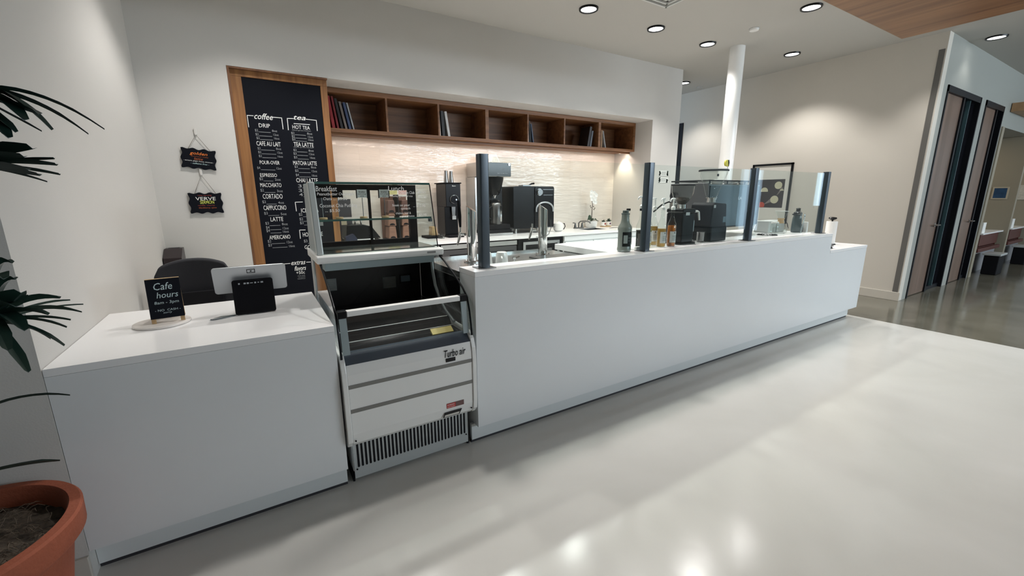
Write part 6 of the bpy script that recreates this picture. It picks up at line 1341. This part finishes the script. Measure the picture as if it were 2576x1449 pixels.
cm = MB(); pdisc(cm, 3.915, 1.650, 0.062); pdisc(cm, 3.955, 1.412, 0.066); pdisc(cm, 4.14, 1.555, 0.062, a0=-10, a1=190); pdisc(cm, 3.85, 1.56, 0.03, a0=0, a1=180)
obj('cream_discs', cm, mat('print_cream', (0.48, 0.45, 0.32), 0.6), pr)
rm = MB(); pdisc(rm, 4.165, 1.315, 0.055, a0=-40, a1=220); obj('red_disc', rm, mat('print_red', (0.42, 0.06, 0.035), 0.6), pr)
gmm = MB().add([(7.7130, 4.02, 1.43), (7.7130, 4.00, 1.37), (7.7130, 4.14, 1.32), (7.7130, 4.10, 1.35)], [(0, 1, 2, 3)]).add([(7.7130, 3.90, 1.50), (7.7130, 3.83, 1.60), (7.7130, 3.86, 1.62), (7.7130, 3.93, 1.48)], [(0, 1, 2, 3)])
obj('grey_shapes', gmm, mat('print_grey', (0.16, 0.14, 0.13), 0.6), pr)
def notice(z0, z1, label):
    t = thing('wall_notice', label, 'notice', (5.96, 4.885, z0), 'small leaf bordered notices on the end of the white wall')
    p = obj('paper', MB().box(5.838, 6.084, 4.884, 4.8885, z0, z1), PAPER, t)
    g = MB(); q = random.Random(int(z0 * 1000))
    for sx in (5.838, 6.084):
        for k in range(16):
            cx, cz = sx + (1 if sx < 5.9 else -1) * q.uniform(0.0, 0.045), q.uniform(z0 + 0.008, z1 - 0.008); a = q.uniform(0, PI); L, w_ = q.uniform(0.016, 0.028), 0.011
            cx = min(max(cx, 5.838 + L), 6.084 - L)
            g.add([(cx - L * math.cos(a), 4.8835, min(max(cz - L * math.sin(a), z0), z1)), (cx + w_ * math.sin(a), 4.8835, cz - w_ * math.cos(a)), (cx + L * math.cos(a), 4.8835, min(max(cz + L * math.sin(a), z0), z1)), (cx - w_ * math.sin(a), 4.8835, cz + w_ * math.cos(a))], [(0, 1, 2, 3)])
    obj('leaf_border', g, mat('leaf_print', (0.03, 0.06, 0.045), 0.7), p)
    l = MB()
    for k in range(4): l.box(5.90 + 0.008 * (k % 2), 6.02 - 0.01 * (k % 2), 4.8830, 4.8838, z1 - 0.025 - 0.014 * k, z1 - 0.021 - 0.014 * k)
    obj('printed_lines', l, GREYBAND, p)
notice(1.812, 1.898, 'upper small notice with a dark green leaf border on the end of the white wall'); notice(1.700, 1.790, 'lower small notice with a dark green leaf border on the end of the white wall')

# ================================================================ CORRIDOR BOOTHS
BROWN = mat('booth_brown', (0.085, 0.022, 0.016), 0.45)
def booth(x0, x1, which):
    t = thing('booth_desk', 'white desk top of the %s booth in the corridor' % which, 'desk', ((x0 + x1) / 2, 2.6, 0))
    obj('desk_top', MB().box(x0 + 0.65, x1 - 0.002, 2.16, 3.2, 0.725, 0.75), SLAB, t)
    obj('panel', MB().box(x1 - 0.12, x1 - 0.10, 2.22, 3.15, 0.0, 0.724), BROWN, t)
    obj('front_panel', MB().box(x0 + 0.70, x1 - 0.12, 2.20, 2.215, 0.50, 0.724), BROWN, t)
    b = thing('booth_bench', 'brown padded bench of the %s booth in the corridor' % which, 'bench', ((x0 + x1) / 2, 2.4, 0))
    obj('seat', MB().box(x0 + 0.45, x1 - 0.13, 2.14, 2.19, 0.40, 0.47).box(x0 + 0.45, x1 - 0.13, 2.225, 2.60, 0.40, 0.47), BROWN, b, bevel=0.01)
    obj('base', MB().box(x0 + 0.5, x1 - 0.14, 2.20, 2.56, 0.0, 0.399), mat('bench_grey', (0.22, 0.22, 0.23), 0.6), b)
    q = thing('tissue_stand', 'white paper and box set on the desk of the %s booth' % which, 'desk organiser', (x0 + 0.9, 2.3, 0.7505))
    obj('sheet', MB().box(x0 + 0.72, x0 + 0.92, 2.20, 2.23, 0.751, 0.95), PAPER, q)
    obj('box', MB().box(x0 + 0.80, x0 + 1.10, 2.24, 2.34, 0.751, 0.86), WHITEP, q, bevel=0.01)
    w = thing('waste_bin', 'black waste bin with a clear liner in front of the %s booth' % which, 'waste bin', (x0 + 0.75, 1.97, 0))
    obj('bin', MB().prism([(-0.20, -0.10), (0.20, -0.10), (0.20, 0.10), (-0.20, 0.10)], 0.002, 0.36, 'Z'), BLACKM, w, local=True, bevel=0.01)
    obj('liner', MB().prism([(-0.23, -0.12), (0.23, -0.12), (0.23, 0.12), (-0.23, 0.12)], 0.3605, 0.40, 'Z'), mat('bin_liner', (0.42, 0.44, 0.44), 0.25), w, local=True, bevel=0.008)
booth(11.13, 13.25, 'first'); booth(13.38, 15.30, 'second')
t = thing('blue_picture', 'small blue framed picture inside the first corridor booth', 'picture', (13.24, 2.33, 1.38))
obj('frame', MB().box(13.238, 13.2495, 2.215, 2.445, 1.375, 1.625), mat('frame_tan', (0.42, 0.37, 0.28), 0.5), t)
obj('print', MB().box(13.2365, 13.2379, 2.24, 2.42, 1.40, 1.60), mat('picture_blue', (0.02, 0.06, 0.13), 0.4, noise=0.3, nscale=12), t)
t = thing('white_notice_board', 'pale notice panel inside the second corridor booth', 'notice board', (15.28, 2.4, 1.35))
obj('panel', MB().box(15.285, 15.2995, 2.16, 2.75, 1.35, 1.68), mat('panel_pale', (0.45, 0.43, 0.37), 0.6, noise=0.15, nscale=25), t)
l = bpy.data.lights.new('booth_light', 'AREA'); l.size = 0.3; l.energy = 6; l.color = (1.0, 0.82, 0.6)
for k, x in enumerate((12.4, 14.5)):
    bl = thing('booth_lamp', ('first', 'second')[k] + ' small warm ceiling lamp in the corridor booths', 'lamp', (x, 2.9, 2.585))
    obj('housing', MB().cyl((0, 0, 0.0), 0.08, 0.0145, 24), WHITEP, bl, local=True)
    lo = bpy.data.objects.new('booth_light', l); COL.objects.link(lo); lo.parent = bl; lo.location = (0, 0, -0.01)
